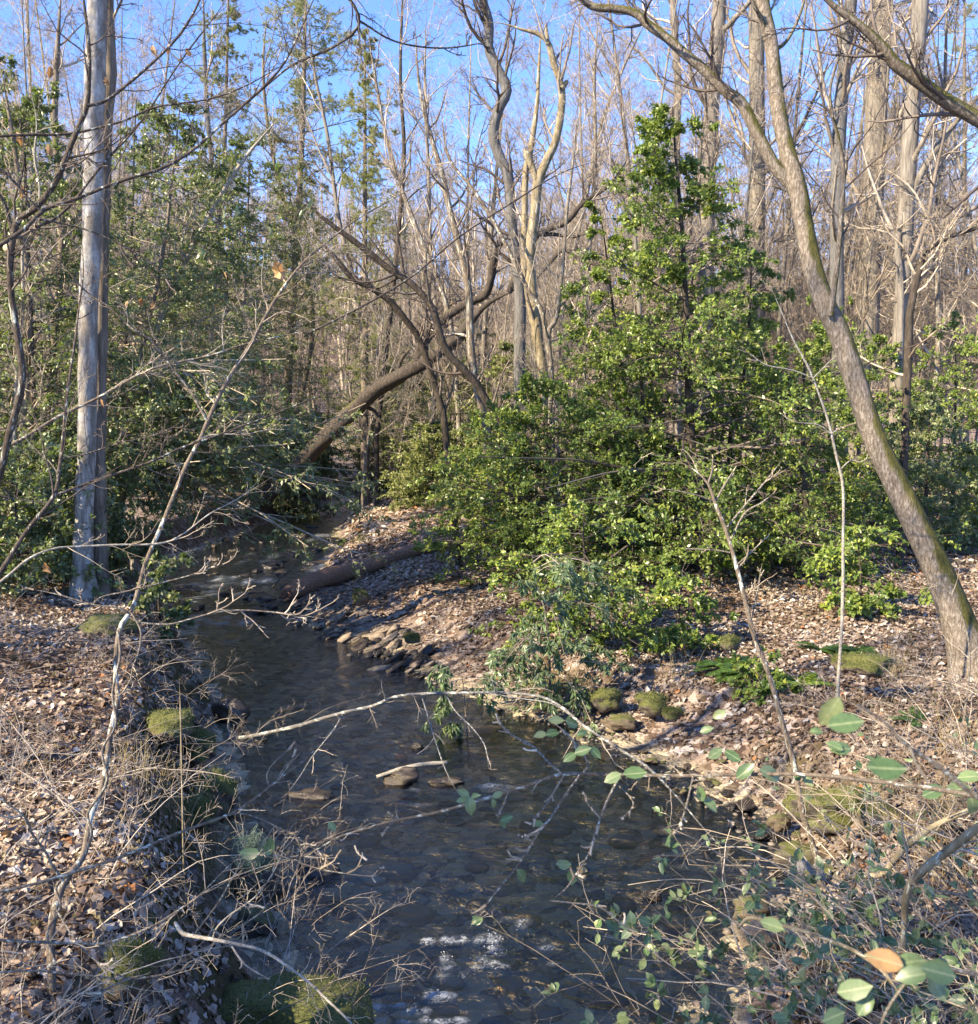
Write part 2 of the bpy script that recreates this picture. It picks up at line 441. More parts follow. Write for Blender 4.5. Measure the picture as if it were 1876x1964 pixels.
M['white_sapling'] = bark('white_sapling', (0.12, 0.10, 0.08), (0.32, 0.285, 0.235), (0.52, 0.49, 0.44), 22, 1.0, lichen=0.2)
M['dark_stem'] = bark('dark_stem', (0.025, 0.019, 0.015), (0.075, 0.058, 0.047), (0.15, 0.125, 0.105), 25, 0.4, lichen=0.16)
M['grey_branch'] = bark('grey_branch', (0.06, 0.055, 0.05), (0.17, 0.16, 0.15), (0.34, 0.33, 0.32), 24, 0.8, lichen=0.32)
M['log_bark'] = bark('log_bark', (0.12, 0.064, 0.042), (0.34, 0.205, 0.14), (0.48, 0.34, 0.25), 14, 1.0, bumps=0.9, moss=0.0)
M['mossy_log'] = bark('mossy_log', (0.05, 0.035, 0.025), (0.13, 0.095, 0.07), (0.24, 0.19, 0.14), 14, 1.0, moss=0.5, moss_dir=(0, 0, 1))
M['twig'] = twig_mat('twig', (0.14, 0.11, 0.09), (0.28, 0.235, 0.19), (0.52, 0.45, 0.37))
M['far_twig'] = twig_mat('far_twig', (0.15, 0.115, 0.085), (0.34, 0.28, 0.215), (0.56, 0.475, 0.375))
M['dark_twig'] = twig_mat('dark_twig', (0.05, 0.037, 0.032), (0.10, 0.078, 0.066), (0.20, 0.165, 0.14))
M['pale_twig'] = twig_mat('pale_twig', (0.18, 0.14, 0.095), (0.36, 0.29, 0.21), (0.56, 0.48, 0.37))
M['holly'] = leaf_mat('holly', [(0, (0.05, 0.09, 0.024)), (0.4, (0.135, 0.20, 0.045)), (0.75, (0.25, 0.31, 0.07)), (1, (0.40, 0.40, 0.08))], trans=.35, rough=.34)
M['laurel'] = leaf_mat('laurel', [(0, (0.08, 0.105, 0.055)), (0.45, (0.17, 0.20, 0.105)), (0.8, (0.27, 0.30, 0.16)), (1, (0.38, 0.38, 0.15))], rough=0.34, trans=.32)
M['dull_leaf'] = leaf_mat('dull_leaf', [(0, (0.07, 0.085, 0.032)), (0.5, (0.14, 0.155, 0.055)), (1, (0.26, 0.26, 0.08))], rough=0.5)
M['lance_leaf'] = leaf_mat('lance_leaf', [(0, (0.06, 0.095, 0.055)), (0.6, (0.11, 0.165, 0.085)), (0.93, (0.17, 0.22, 0.09)), (1, (0.13, 0.09, 0.06))], rough=0.34)
M['oval_leaf'] = leaf_mat('oval_leaf', [(0, (0.055, 0.105, 0.045)), (0.35, (0.10, 0.16, 0.075)), (0.7, (0.14, 0.19, 0.10)), (0.93, (0.20, 0.235, 0.12)), (0.97, (0.2, 0.17, 0.07)), (1, (0.34, 0.2, 0.10))], rough=0.38, spec=0.5, trans=.2, tcol=(0.2, 0.26, 0.1), vein=True)
M['needle'] = leaf_mat('needle', [(0, (0.15, 0.175, 0.08)), (0.5, (0.26, 0.28, 0.13)), (1, (0.38, 0.38, 0.17))], rough=0.5, trans=0.45, tcol=(0.42, 0.46, 0.16))
M['fern'] = leaf_mat('fern', [(0, (0.03, 0.075, 0.025)), (0.7, (0.07, 0.14, 0.035)), (1, (0.22, 0.30, 0.05))], rough=0.5, trans=0.35)
M['litter'] = leaf_mat('litter', [(0, (0.035, 0.021, 0.015)), (0.22, (0.11, 0.070, 0.050)), (0.45, (0.215, 0.152, 0.118)), (0.70, (0.31, 0.238, 0.20)), (0.88, (0.40, 0.33, 0.295)), (0.96, (0.50, 0.45, 0.44)), (1, (0.34, 0.15, 0.06))], rough=0.5, trans=0.12, tcol=(0.35, 0.2, 0.1), spec=0.35)
M['dry_grass'] = leaf_mat('dry_grass', [(0, (0.20, 0.15, 0.07)), (0.6, (0.38, 0.30, 0.16)), (1, (0.50, 0.42, 0.26))], rough=0.7, trans=0.2, tcol=(0.35, 0.27, 0.1))
M['grass'] = leaf_mat('grass', [(0, (0.06, 0.09, 0.02)), (0.6, (0.12, 0.15, 0.04)), (1, (0.24, 0.22, 0.08))], rough=0.6, trans=0.3)
M['red_dead_leaf'] = leaf_mat('red_dead_leaf', [(0, (0.05, 0.018, 0.012)), (1, (0.12, 0.045, 0.025))], rough=0.6, trans=0.1, tcol=(0.3, 0.08, 0.03))
M['tan_dead_leaf'] = leaf_mat('tan_dead_leaf', [(0, (0.22, 0.10, 0.04)), (1, (0.46, 0.30, 0.16))], rough=0.6, trans=0.3, tcol=(0.5, 0.25, 0.08))
M['lichen'] = leaf_mat('lichen', [(0, (0.26, 0.32, 0.20)), (1, (0.42, 0.46, 0.30))], rough=0.9, trans=0.2, tcol=(0.4, 0.45, 0.3))

def stone_mat(name, dark, light, moss=0.0, rough=0.6):
    m, nt, N, L, b = new_mat(name)
    n1 = noise(nt, 5, 8, None, 0.65); n2 = noise(nt, 40, 3)
    oi = N.new('ShaderNodeObjectInfo')
    col = ramp(nt, n1, [(0.3, dark), (0.7, light)])
    col = mixc(nt, 1.0, col, ramp(nt, oi.outputs['Random'], [(0, (0.55, 0.55, 0.6)), (0.5, (0.95, 0.9, 0.85)), (1, (1.35, 1.2, 1.05))]), 'MULTIPLY')
    if moss:
        g = N.new('ShaderNodeNewGeometry'); sx = N.new('ShaderNodeSeparateXYZ'); L.new(g.outputs['Normal'], sx.inputs[0])
        f = mth(nt, 'ADD', mth(nt, 'MULTIPLY', sx.outputs['Z'], 0.30), mth(nt, 'ADD', mth(nt, 'MULTIPLY', noise(nt, 7, 8, None, 0.75), 1.1), 0.02))
        f = ramp(nt, f, [(0.95 - 0.5 * moss, (0, 0, 0)), (1.08 - 0.5 * moss, (1, 1, 1))])
        col = mixc(nt, f, col, ramp(nt, noise(nt, 60, 3), [(0.3, (0.03, 0.036, 0.008)), (0.55, (0.085, 0.092, 0.018)), (0.75, (0.17, 0.16, 0.035))]))
    L.new(col, b.inputs['Base Color']); b.inputs['Roughness'].default_value = rough
    bump(nt, b, mth(nt, 'ADD', n1, mth(nt, 'MULTIPLY', n2, 0.4)), 0.6, 0.02)
    return m
M['stone'] = stone_mat('stone', (0.08, 0.068, 0.055), (0.31, 0.265, 0.21))
M['wet_or_shaded_stone'] = stone_mat('wet_or_shaded_stone', (0.018, 0.016, 0.014), (0.07, 0.058, 0.045), 0.0, 0.22)
M['moss'] = leaf_mat('moss', [(0, (0.035, 0.042, 0.010)), (0.5, (0.085, 0.092, 0.02)), (1, (0.19, 0.18, 0.045))], rough=0.8, trans=.25)
M['moss_stone'] = stone_mat('moss_stone', (0.05, 0.042, 0.034), (0.17, 0.14, 0.11), 0.9, 0.8)
M['half_moss_stone'] = stone_mat('half_moss_stone', (0.04, 0.034, 0.026), (0.13, 0.11, 0.082), 0.5, 0.75)

def ground_mat():
    m, nt, N, L, b = new_mat('ground')
    tc = N.new('ShaderNodeTexCoord'); ob = tc.outputs['Object']
    def vor(scale, rnd=1.0):
        v = N.new('ShaderNodeTexVoronoi'); v.inputs['Scale'].default_value = scale; v.inputs['Randomness'].default_value = rnd
        wv = N.new('ShaderNodeMixRGB'); wv.inputs[0].default_value = 0.06
        nn = N.new('ShaderNodeTexNoise'); nn.inputs['Scale'].default_value = scale * 0.8; L.new(ob, nn.inputs['Vector'])
        L.new(ob, wv.inputs[1]); L.new(nn.outputs['Color'], wv.inputs[2]); L.new(wv.outputs[0], v.inputs['Vector'])
        return v
    v1 = vor(14)
    sc_ = N.new('ShaderNodeSeparateColor'); L.new(v1.outputs['Color'], sc_.inputs[0])
    leaf = ramp(nt, sc_.outputs[0], [(0, (0.05, 0.032, 0.024)), (0.3, (0.13, 0.088, 0.064)), (0.6, (0.25, 0.185, 0.145)), (0.85, (0.37, 0.30, 0.25)), (1, (0.44, 0.39, 0.36))])
    soil = ramp(nt, noise(nt, 9, 6), [(0.3, (0.03, 0.02, 0.014)), (0.7, (0.12, 0.08, 0.052))])
    col = mixc(nt, ramp(nt, noise(nt, 2.5, 5), [(0.3, (0.35, 0.35, 0.35)), (0.6, (1, 1, 1))]), soil, leaf)
    # bare steep faces of the bank show soil and moss
    g = N.new('ShaderNodeNewGeometry'); sx = N.new('ShaderNodeSeparateXYZ'); L.new(g.outputs['True Normal'], sx.inputs[0])
    steep = ramp(nt, sx.outputs['Z'], [(0.55, (1, 1, 1)), (0.85, (0, 0, 0))])
    mossc = ramp(nt, noise(nt, 30, 3), [(0.3, (0.035, 0.045, 0.01)), (0.7, (0.11, 0.12, 0.025))])
    mf = ramp(nt, noise(nt, 1.7, 4), [(0.48, (0, 0, 0)), (0.58, (1, 1, 1))])
    bank = mixc(nt, mf, soil, mossc)
    col = mixc(nt, steep, col, bank)
    # gravel and sand along and under the water
    sp = N.new('ShaderNodeSeparateXYZ'); L.new(ob, sp.inputs[0])
    v2 = vor(11); v3 = vor(30)
    s2 = N.new('ShaderNodeSeparateColor'); L.new(v2.outputs['Color'], s2.inputs[0])
    grav = ramp(nt, s2.outputs[1], [(0, (0.09, 0.078, 0.06)), (0.3, (0.19, 0.165, 0.115)), (0.6, (0.31, 0.265, 0.18)), (0.85, (0.42, 0.345, 0.23)), (1, (0.46, 0.36, 0.22))])
    sand = ramp(nt, noise(nt, 14, 5), [(0.3, (0.22, 0.18, 0.115)), (0.7, (0.40, 0.33, 0.22))])
    bedc = mixc(nt, ramp(nt, noise(nt, 0.9, 3), [(0.42, (0, 0, 0)), (0.6, (0.85, 0.85, 0.85))]), grav, sand)
    hz = mth(nt, 'ADD', sp.outputs['Z'], mth(nt, 'MULTIPLY', mth(nt, 'SUBTRACT', noise(nt, 6, 3), 0.5), 0.12))
    wet = ramp(nt, hz, [(0.0, (1, 1, 1)), (0.05, (0, 0, 0))])
    col = mixc(nt, wet, col, bedc)
    L.new(col, b.inputs['Base Color']); b.inputs['Roughness'].default_value = 0.85; b.inputs['Specular IOR Level'].default_value = 0.2
    h = mth(nt, 'ADD', v1.outputs['Distance'], mth(nt, 'ADD', v3.outputs['Distance'], noise(nt, 20, 4)))
    bump(nt, b, h, 0.6, 0.03)
    return m
M['ground'] = ground_mat()

def water_mat():
    m, nt, N, L, b = new_mat('water')
    N.remove(b)
    tc = N.new('ShaderNodeTexCoord')
    def mapped(sx, sy, rot=0.0):
        mp = N.new('ShaderNodeMapping'); mp.inputs['Scale'].default_value = (sx, sy, 1); mp.inputs['Rotation'].default_value = (0, 0, rot)
        L.new(tc.outputs['Object'], mp.inputs[0]); return mp.outputs[0]
    n1 = noise(nt, 2.6, 5, mapped(1.0, 2.2, 0.35), 0.6, 0.5)
    n2 = noise(nt, 9, 4, mapped(1.0, 2.6, 0.3), 0.6, 0.4)
    n3 = noise(nt, 26, 3, mapped(1.0, 1.6, -0.2), 0.55)
    h = mth(nt, 'ADD', mth(nt, 'MULTIPLY', n1, 1.0), mth(nt, 'ADD', mth(nt, 'MULTIPLY', n2, 0.22), mth(nt, 'MULTIPLY', n3, 0.02)))
    bp = N.new('ShaderNodeBump'); bp.inputs['Strength'].default_value = 0.7; bp.inputs['Distance'].default_value = 0.06
    L.new(h, bp.inputs['Height'])
    tr = N.new('ShaderNodeBsdfTransparent'); tr.inputs['Color'].default_value = (0.97, 0.95, 0.88, 1)
    gl = N.new('ShaderNodeBsdfGlossy'); gl.inputs['Roughness'].default_value = 0.08; gl.inputs['Color'].default_value = (1, 1, 1, 1)
    L.new(bp.outputs[0], gl.inputs['Normal'])
    fr = N.new('ShaderNodeFresnel'); fr.inputs['IOR'].default_value = 1.5; L.new(bp.outputs[0], fr.inputs['Normal'])
    mx = N.new('ShaderNodeMixShader'); L.new(fr.outputs[0], mx.inputs[0]); L.new(tr.outputs[0], mx.inputs[1]); L.new(gl.outputs[0], mx.inputs[2])
    # foam where the current breaks, and sky reflections painted like it (vertex attribute x fine noise)
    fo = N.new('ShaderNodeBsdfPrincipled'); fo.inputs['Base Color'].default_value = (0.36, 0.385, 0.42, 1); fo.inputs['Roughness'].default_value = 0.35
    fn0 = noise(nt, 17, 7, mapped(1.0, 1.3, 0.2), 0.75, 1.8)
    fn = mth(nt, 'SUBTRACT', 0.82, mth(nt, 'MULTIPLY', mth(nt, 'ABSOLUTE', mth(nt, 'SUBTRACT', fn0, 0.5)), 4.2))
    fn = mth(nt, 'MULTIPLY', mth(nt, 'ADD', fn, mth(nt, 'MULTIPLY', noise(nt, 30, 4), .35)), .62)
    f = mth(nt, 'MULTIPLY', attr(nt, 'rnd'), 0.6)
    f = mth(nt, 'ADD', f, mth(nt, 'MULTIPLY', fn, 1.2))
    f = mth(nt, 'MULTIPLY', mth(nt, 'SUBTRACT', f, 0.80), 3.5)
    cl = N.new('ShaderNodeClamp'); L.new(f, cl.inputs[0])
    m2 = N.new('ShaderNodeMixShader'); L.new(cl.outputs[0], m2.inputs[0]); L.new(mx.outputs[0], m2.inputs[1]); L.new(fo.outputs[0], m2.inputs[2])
    L.new(m2.outputs[0], N['Material Output'].inputs[0])
    return m
M['water'] = water_mat()
def foam_mat():
    m, nt, N, L, b = new_mat('foam')
    b.inputs['Base Color'].default_value = (0.5, 0.53, 0.57, 1); b.inputs['Roughness'].default_value = 0.2
    b.inputs['Specular IOR Level'].default_value = 0.9
    return m
M['foam'] = foam_mat()
def cut_mat():
    m, nt, N, L, b = new_mat('cut_wood')
    col = ramp(nt, noise(nt, 60, 3), [(0.3, (0.42, 0.27, 0.16)), (0.7, (0.56, 0.40, 0.27))])
    L.new(col, b.inputs['Base Color']); b.inputs['Roughness'].default_value = 0.8
    return m
M['cut_wood'] = cut_mat()

# ------------------------------------------------------------------ ground, hills, water
def graded(lo, hi, n, c, k):
    a = np.arcsinh((lo - c) / k); b = np.arcsinh((hi - c) / k)
    return c + k * np.sinh(np.linspace(a, b, n))
gx = graded(-330, 330, 620, 0.3, 5.0); gy = graded(-14, 420, 760, 7.0, 7.0)
X2, Y2 = np.meshgrid(gx, gy)
Z2 = terrain(X2, Y2)
ix = np.arange(len(gx) * len(gy)).reshape(len(gy), len(gx))
qd = np.stack([ix[:-1, :-1], ix[:-1, 1:], ix[1:, 1:], ix[1:, :-1]], -1).reshape(-1, 4)
g = Geo(); g.add(np.stack([X2, Y2, Z2], -1), quads=qd)
tag(g.build('ground', M['ground']), 'leaf covered forest floor, stream banks and wooded hills', None, None, 'structure')

WR = np.random.default_rng(5)
ny, nx = 1500, 110
wy = YS0 + (YS1 - YS0) * np.linspace(0, 1, ny) ** 1.9
xl, xr = edges(wy)
s = np.linspace(-0.22, 1.22, nx)
WX = xl[:, None] + (xr - xl)[:, None] * s[None]; WY = np.repeat(wy[:, None], nx, 1)
foam_glint_spots = [  # X, Y, radius px x, radius px y, strength (on the water plane); foam, plus painted sky reflections
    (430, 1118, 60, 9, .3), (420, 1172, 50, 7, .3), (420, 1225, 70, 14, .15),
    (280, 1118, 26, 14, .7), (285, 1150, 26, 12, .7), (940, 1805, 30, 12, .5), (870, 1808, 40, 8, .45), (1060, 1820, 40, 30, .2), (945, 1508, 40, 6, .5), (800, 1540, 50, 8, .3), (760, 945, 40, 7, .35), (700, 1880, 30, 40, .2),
    (630, 1075, 22, 34, .55), (900, 1580, 60, 14, .12), (500, 1000, 40, 6, .45)]  # first entry: bright strip by the log, a sky reflection painted as foam
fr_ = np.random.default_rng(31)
for (x0, y0, x1, y1, k_, st_) in [(795, 1800, 950, 1815, 7, .6), (950, 1795, 950, 1870, 5, .55), (870, 1830, 850, 1880, 4, .5), (930, 1750, 1020, 1775, 5, .5), (690, 1925, 800, 1945, 6, .55), (800, 1940, 880, 1895, 5, .55), (1050, 1790, 1075, 1850, 4, .4), (720, 1955, 900, 1962, 5, .5), (890, 1880, 925, 1840, 3, .5), (360, 1185, 480, 1195, 12, .6), (300, 1128, 500, 1108, 18, .62), (330, 1150, 470, 1140, 8, .5), (365, 1210, 450, 1235, 7, .4), (480, 1160, 560, 1150, 5, .4), (430, 1075, 560, 1068, 7, .4), (470, 1000, 540, 997, 5, .5), (590, 1035, 640, 1025, 4, .45), (705, 945, 795, 947, 7, .5), (760, 1512, 960, 1505, 4, .3), (560, 1540, 700, 1545, 4, .2)]:  # the trail at the far bend paints the water's glint as foam
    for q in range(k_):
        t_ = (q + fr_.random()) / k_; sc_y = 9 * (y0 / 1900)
        foam_glint_spots.append((x0 + (x1 - x0) * t_ + fr_.normal(0, 8), y0 + (y1 - y0) * t_ + fr_.normal(0, 5), fr_.uniform(10, 26), fr_.uniform(.6, 1.3) * sc_y, st_ * fr_.uniform(.6, 1.15)))
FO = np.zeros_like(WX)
for fx, fy, rx, ry, st in foam_glint_spots:
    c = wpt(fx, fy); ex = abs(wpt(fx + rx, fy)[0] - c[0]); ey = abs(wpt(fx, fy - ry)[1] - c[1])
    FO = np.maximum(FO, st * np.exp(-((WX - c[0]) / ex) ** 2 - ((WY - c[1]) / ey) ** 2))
rip = 0.018 * fbm(WX * 2.2, WY * 1.6, 61, 3) + 0.004 * fbm(WX * 6, WY * 3.5, 67, 2)
WZ = rip + 0.05 * FO * (0.6 + fbm(WX * 7, WY * 7, 71, 2)) + 0.0
WZ = WZ + 0.03 * np.sin(WY * 3.1 + 2.2 * fbm(WX * 1.2, WY * 1.2, 77)) * (sstep(5.3, 6, WY) * sstep(8.2, 7.2, WY)) * 0.5
iw = np.arange(nx * ny).reshape(ny, nx)
qw = np.stack([iw[:-1, :-1], iw[:-1, 1:], iw[1:, 1:], iw[1:, :-1]], -1).reshape(-1, 4)
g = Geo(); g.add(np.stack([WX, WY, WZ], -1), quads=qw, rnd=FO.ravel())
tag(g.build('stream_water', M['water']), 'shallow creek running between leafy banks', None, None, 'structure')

# bubbles of white water on the riffles and the stronger painted reflections
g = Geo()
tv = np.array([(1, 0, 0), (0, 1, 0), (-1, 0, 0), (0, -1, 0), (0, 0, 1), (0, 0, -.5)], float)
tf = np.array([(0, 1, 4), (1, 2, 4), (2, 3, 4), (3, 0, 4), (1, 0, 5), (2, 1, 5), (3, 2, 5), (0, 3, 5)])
for fx, fy, rx, ry, st in foam_glint_spots:
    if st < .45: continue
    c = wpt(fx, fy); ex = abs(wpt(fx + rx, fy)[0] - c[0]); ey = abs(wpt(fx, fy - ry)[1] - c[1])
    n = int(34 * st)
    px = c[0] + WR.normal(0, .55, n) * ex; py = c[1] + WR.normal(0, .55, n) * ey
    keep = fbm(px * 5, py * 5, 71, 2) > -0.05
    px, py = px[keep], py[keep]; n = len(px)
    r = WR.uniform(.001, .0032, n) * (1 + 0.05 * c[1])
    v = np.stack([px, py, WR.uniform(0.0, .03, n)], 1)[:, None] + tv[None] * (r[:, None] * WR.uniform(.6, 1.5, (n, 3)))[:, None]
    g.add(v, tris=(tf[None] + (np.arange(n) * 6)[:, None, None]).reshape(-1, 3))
tag(g.build('foam', M['foam']), 'white foam and droplets where the creek breaks over stones and on painted sky reflections', None, None, 'stuff')

# ------------------------------------------------------------------ fallen leaves
LR = np.random.default_rng(11)
def litter_zone(x0, x1, y0, y1, dens, size, T, g, zmin=0.16, thin=0.0):
    n = int((x1 - x0) * (y1 - y0) * dens)
    x = LR.uniform(x0, x1, n); y = LR.uniform(y0, y1, n)
    vis = np.abs(x) < (0.58 * y + 1.2)
    z = terrain(x, y)
    keep = vis & (z > zmin + LR.uniform(-.12, .2, n)) & (fbm(x * 0.8, y * 0.8, 91) > -0.55 + thin)
    x, y, z = x[keep], y[keep], z[keep]; n = len(x)
    e = 0.05
    gxn = (terrain(x + e, y) - z) / e; gyn = (terrain(x, y + e) - z) / e
    nr = nrmz(np.stack([-gxn, -gyn, np.ones(n)], 1) + LR.normal(0, .30, (n, 3)))
    d = LR.normal(size=(n, 3)); d = nrmz(d - (d * nr).sum(1, keepdims=True) * nr)
    L = LR.uniform(.45, 1.25, n) ** 1.2 * size
    pos = np.stack([x, y, z + LR.uniform(0.004, 0.035, n)], 1) - d * (L * .5)[:, None]
    rn = np.clip(LR.normal(0.5, 0.27, n) + 0.6 * fbm(x * 1.3, y * 1.3, 97, 2), 0.0, 0.955); rn = np.where(LR.random(n) < .012, 1.0, rn)
    g.leaves(pos, d, nr, L, L * LR.uniform(.5, .95, n), T, LR, curl=0.45, rnd=rn)
g = Geo()
litter_zone(-5, 0, 2.0, 7.0, 520, .070, DEAD_A, g); litter_zone(-5, 0, 2.0, 7.0, 620, .052, DEAD_B, g)
litter_zone(-9, -1, 7.0, 13, 560, .064, DEAD_B, g)
litter_zone(0, 6, 2.5, 8.0, 380, .064, DEAD_A, g, thin=.0, zmin=.1); litter_zone(0, 6, 2.5, 8.0, 460, .05, DEAD_B, g)
litter_zone(-1, 11, 8.0, 14, 560, .062, DEAD_B, g)
litter_zone(-4, 16, 14.0, 22, 160, .10, DEAD_B, g)
litter_zone(-6, 26, 22.0, 45, 26, .17, DEAD_B, g)
tag(g.build('fallen_leaves', M['litter'], smooth=False), 'brown fallen leaves covering both banks', None, None, 'stuff')

# ------------------------------------------------------------------ stones
SR = np.random.default_rng(23)
def ico(sub):
    import bmesh
    bm = bmesh.new(); bmesh.ops.create_icosphere(bm, subdivisions=sub, radius=1)
    v = np.array([x.co[:] for x in bm.verts]); f = np.array([[x.index for x in q.verts] for q in bm.faces]); bm.free()
    return v, f
ICO3 = ico(3); ICO4 = ico(4)
def stone_mesh(seed, sx, sy, sz, rough=.35, hi=False, cut=0.0):
    v, f = ICO4 if hi else ICO3
    d = 1 + rough * (fbm(v[:, 0] * 1.3 + seed * 3.1, v[:, 1] * 1.3 + v[:, 2] * 1.7, seed) + fbm(v[:, 1] * 1.5 + 5, v[:, 2] * 1.5 + v[:, 0] + seed, seed + 3)) + 0.10 * rough * fbm(v[:, 0] * 5, v[:, 1] * 5 + v[:, 2] * 4, seed + 9)
    p = v * d[:, None]
    p[:, 2] = np.sign(p[:, 2]) * np.abs(p[:, 2]) ** 0.8 if True else p[:, 2]
    return p * np.array([sx, sy, sz]), f
stone_protos = []
for k in range(9):
    v, f = stone_mesh(k + 1, 1, SR.uniform(.55, .85), SR.uniform(.22, .42), .5)
    gg = Geo(); gg.add(v, tris=f); o = gg.build('flat_stone', M['stone']); stone_protos.append(o.data); bpy.data.objects.remove(o)
used_proto = set()
def put_stone(k, loc, size, rz, tilt, mat, label, group):
    src = stone_protos[k]
    key = (k, mat)
    if key not in stone_var:
        me = src.copy(); me.materials.clear(); me.materials.append(M[mat]); stone_var[key] = me
    o = bpy.data.objects.new('flat_stone', stone_var[key]); sc.collection.objects.link(o)
    o.location = loc; o.scale = (size, size, size); o.rotation_euler = (tilt[0], tilt[1], rz)
    tag(o, label, 'stone', group); return o
stone_var = {}
# imbricated slabs of the gravel bar under the log
n_bar = 0
while n_bar < 170:
    X = SR.uniform(560, 850); Y = SR.uniform(1150, 1300)
    ym = 1165 + (X - 560) * 0.47
    if abs(Y - ym) > 42 or SR.random() > 1.1 - abs(Y - ym) / 48: continue
    p = wpt(X, Y); z = float(terrain(p[0], p[1]))
    sz = SR.uniform(.05, .14) * (0.85 if SR.random() < .7 else 1.4)
    wetz = z < 0.04
    put_stone(int(SR.integers(9)), (p[0], p[1], max(z, -0.04) + sz * .12), sz, SR.uniform(-.5, .9), (SR.normal(0, .15), SR.uniform(-.75, -.15)), 'wet_or_shaded_stone' if wetz and SR.random() < .6 else 'stone',
              'small dark wet slab at the water line of the gravel bar' if wetz else 'small tilted flat stone of the gravel bar below the log', 'stones of the gravel bar')
    n_bar += 1
# dark stones breaking the water
for X, Y, sz, k in [(560, 1125, .30, 0), (610, 1140, .25, 3), (500, 1150, .28, 4), (540, 1100, .22, 5), (600, 1082, .25, 1), (640, 1035, .22, 6), (575, 1030, .22, 2), (600, 1010, .2, 4), (655, 1050, .2, 7), (520, 1165, .2, 8), (590, 1170, .2, 2), (470, 1105, .16, 5), (430, 1140, .16, 7), (345, 1128, .2, 1), (725, 948, .22, 3), (765, 955, .25, 2), (745, 962, .2, 8), (690, 962, .25, 6), (610, 1055, .2, 0), (560, 1062, .2, 3)]:
    p = wpt(X, Y)
    put_stone(k, (p[0], p[1], 0.0), sz, SR.uniform(0, 6), (SR.normal(0, .1), SR.normal(0, .1)), 'wet_or_shaded_stone', 'dark wet stone breaking the water of the upper riffle', 'wet stones in the upper riffle')
for i in range(70):
    X = SR.uniform(290, 660); Y = SR.uniform(1020, 1185)
    p = wpt(X, Y); a_, b_ = edges(p[1])
    if not a_ < p[0] < b_: continue
    put_stone(int(SR.integers(9)), (p[0], p[1], SR.uniform(-.03, .02)), SR.uniform(.08, .2), SR.uniform(0, 6), (SR.normal(0, .15), SR.normal(0, .15)), 'wet_or_shaded_stone', 'dark wet stone breaking the water of the upper riffle', 'wet stones in the upper riffle')
# stones on the near side bank
for i in range(70):
    X = SR.uniform(1000, 1800); yb = np.interp(X, [1000, 1130, 1250, 1400, 1500, 1650, 1800], [1365, 1395, 1450, 1530, 1600, 1680, 1740])
    Y = yb + SR.normal(0, 26)
    p = wpt(X, Y); z = float(terrain(p[0], p[1])); sz = SR.uniform(.03, .085) * (1.5 if SR.random() < .15 else 1)
    put_stone(int(SR.integers(9)), (p[0], p[1], max(z, -.05) + sz * .2), sz, SR.uniform(0, 6), (SR.normal(0, .2), SR.normal(0, .2)), 'wet_or_shaded_stone' if SR.random() < .55 else 'half_moss_stone', 'small rounded stone at the water edge below the fern bank', 'stones along the fern bank')  # darker materials put the bank's shade into the stones' colour
def boulder(X, Y, zc, sx, sy, sz, mat, label, seed, rz=0.0, name='boulder'):
    r = ray(X, Y); t = (zc - CAM[2]) / r[2]; p = CAM + r * t
    v, f = stone_mesh(seed, sx, sy, sz, .4, True)
    if 'moss' in mat: v = v * (1 + 0.05 * fbm(v[:, :1] * 40, v[:, 1:2] * 40 + v[:, 2:] * 30, seed, 2))
    gg = Geo(); gg.add(v, tris=f); o = gg.build(name, M[mat]); o.location = p; o.rotation_euler = (0, 0, rz)
    tag(o, label, 'stone')
    if mat == 'moss_stone':
        rf = np.random.default_rng(seed + 500); q = nrmz(v / np.array([sx, sy, sz]) ** 2); ii = rf.integers(0, len(v), 2600)
        ii = ii[q[ii, 2] > rf.uniform(-.1, .55, len(ii))]; n_ = len(ii)
        gg = Geo(); gg.leaves(v[ii] + rf.normal(0, .01, (n_, 3)), q[ii] + rf.normal(0, .6, (n_, 3)) + [0, 0, .2], rf.normal(size=(n_, 3)), rf.uniform(.010, .026, n_), .006, NEEDLE, rf)
        gg.build('moss', M['moss'], o)
    return o
boulder(410, 1525, .18, .17, .16, .17, 'moss_stone', 'round moss covered boulder at the foot of the steep leafy bank', 31)
boulder(370, 1560, .3, .14, .13, .10, 'moss_stone', 'low mossy lump on the bank beside the round moss covered boulder', 30)
boulder(445, 1365, .08, .16, .14, .15, 'wet_or_shaded_stone', 'dark wet boulder against the bank by the forked stick end', 32)
boulder(540, 1960, .1, .42, .25, .17, 'moss_stone', 'wide moss topped boulder at the bottom edge of the photo', 33)
boulder(500, 1690, .04, .19, .16, .16, 'half_moss_stone', 'dark boulder in the water under the tuft of lichen', 34)
boulder(612, 1672, -.02, .13, .10, .09, 'wet_or_shaded_stone', 'flat dark stone in the stream right of the lichen tuft', 35)
boulder(490, 1770, .06, .12, .10, .09, 'half_moss_stone', 'brown stone at the foot of the leafy bank', 36)
boulder(770, 1492, .02, .16, .10, .08, 'wet_or_shaded_stone', 'black stone with a lichen stick across it in midstream', 37)
boulder(855, 1502, -.01, .13, .07, .05, 'wet_or_shaded_stone', 'low brown stone beside the black midstream stone', 38)
boulder(800, 1435, -.01, .06, .05, .05, 'wet_or_shaded_stone', 'fist sized dark stone alone in the middle of the stream', 39)
boulder(600, 1530, -.04, .2, .12, .07, 'wet_or_shaded_stone', 'submerged stone under a smooth hump of water', 40)
boulder(1600, 1690, .15, .20, .13, .09, 'half_moss_stone', 'long tan boulder beside the white bark scrap on the shore', 41, .3)
boulder(1700, 1640, .25, .13, .12, .10, 'half_moss_stone', 'blocky tan boulder under the thick yellow stems', 42)
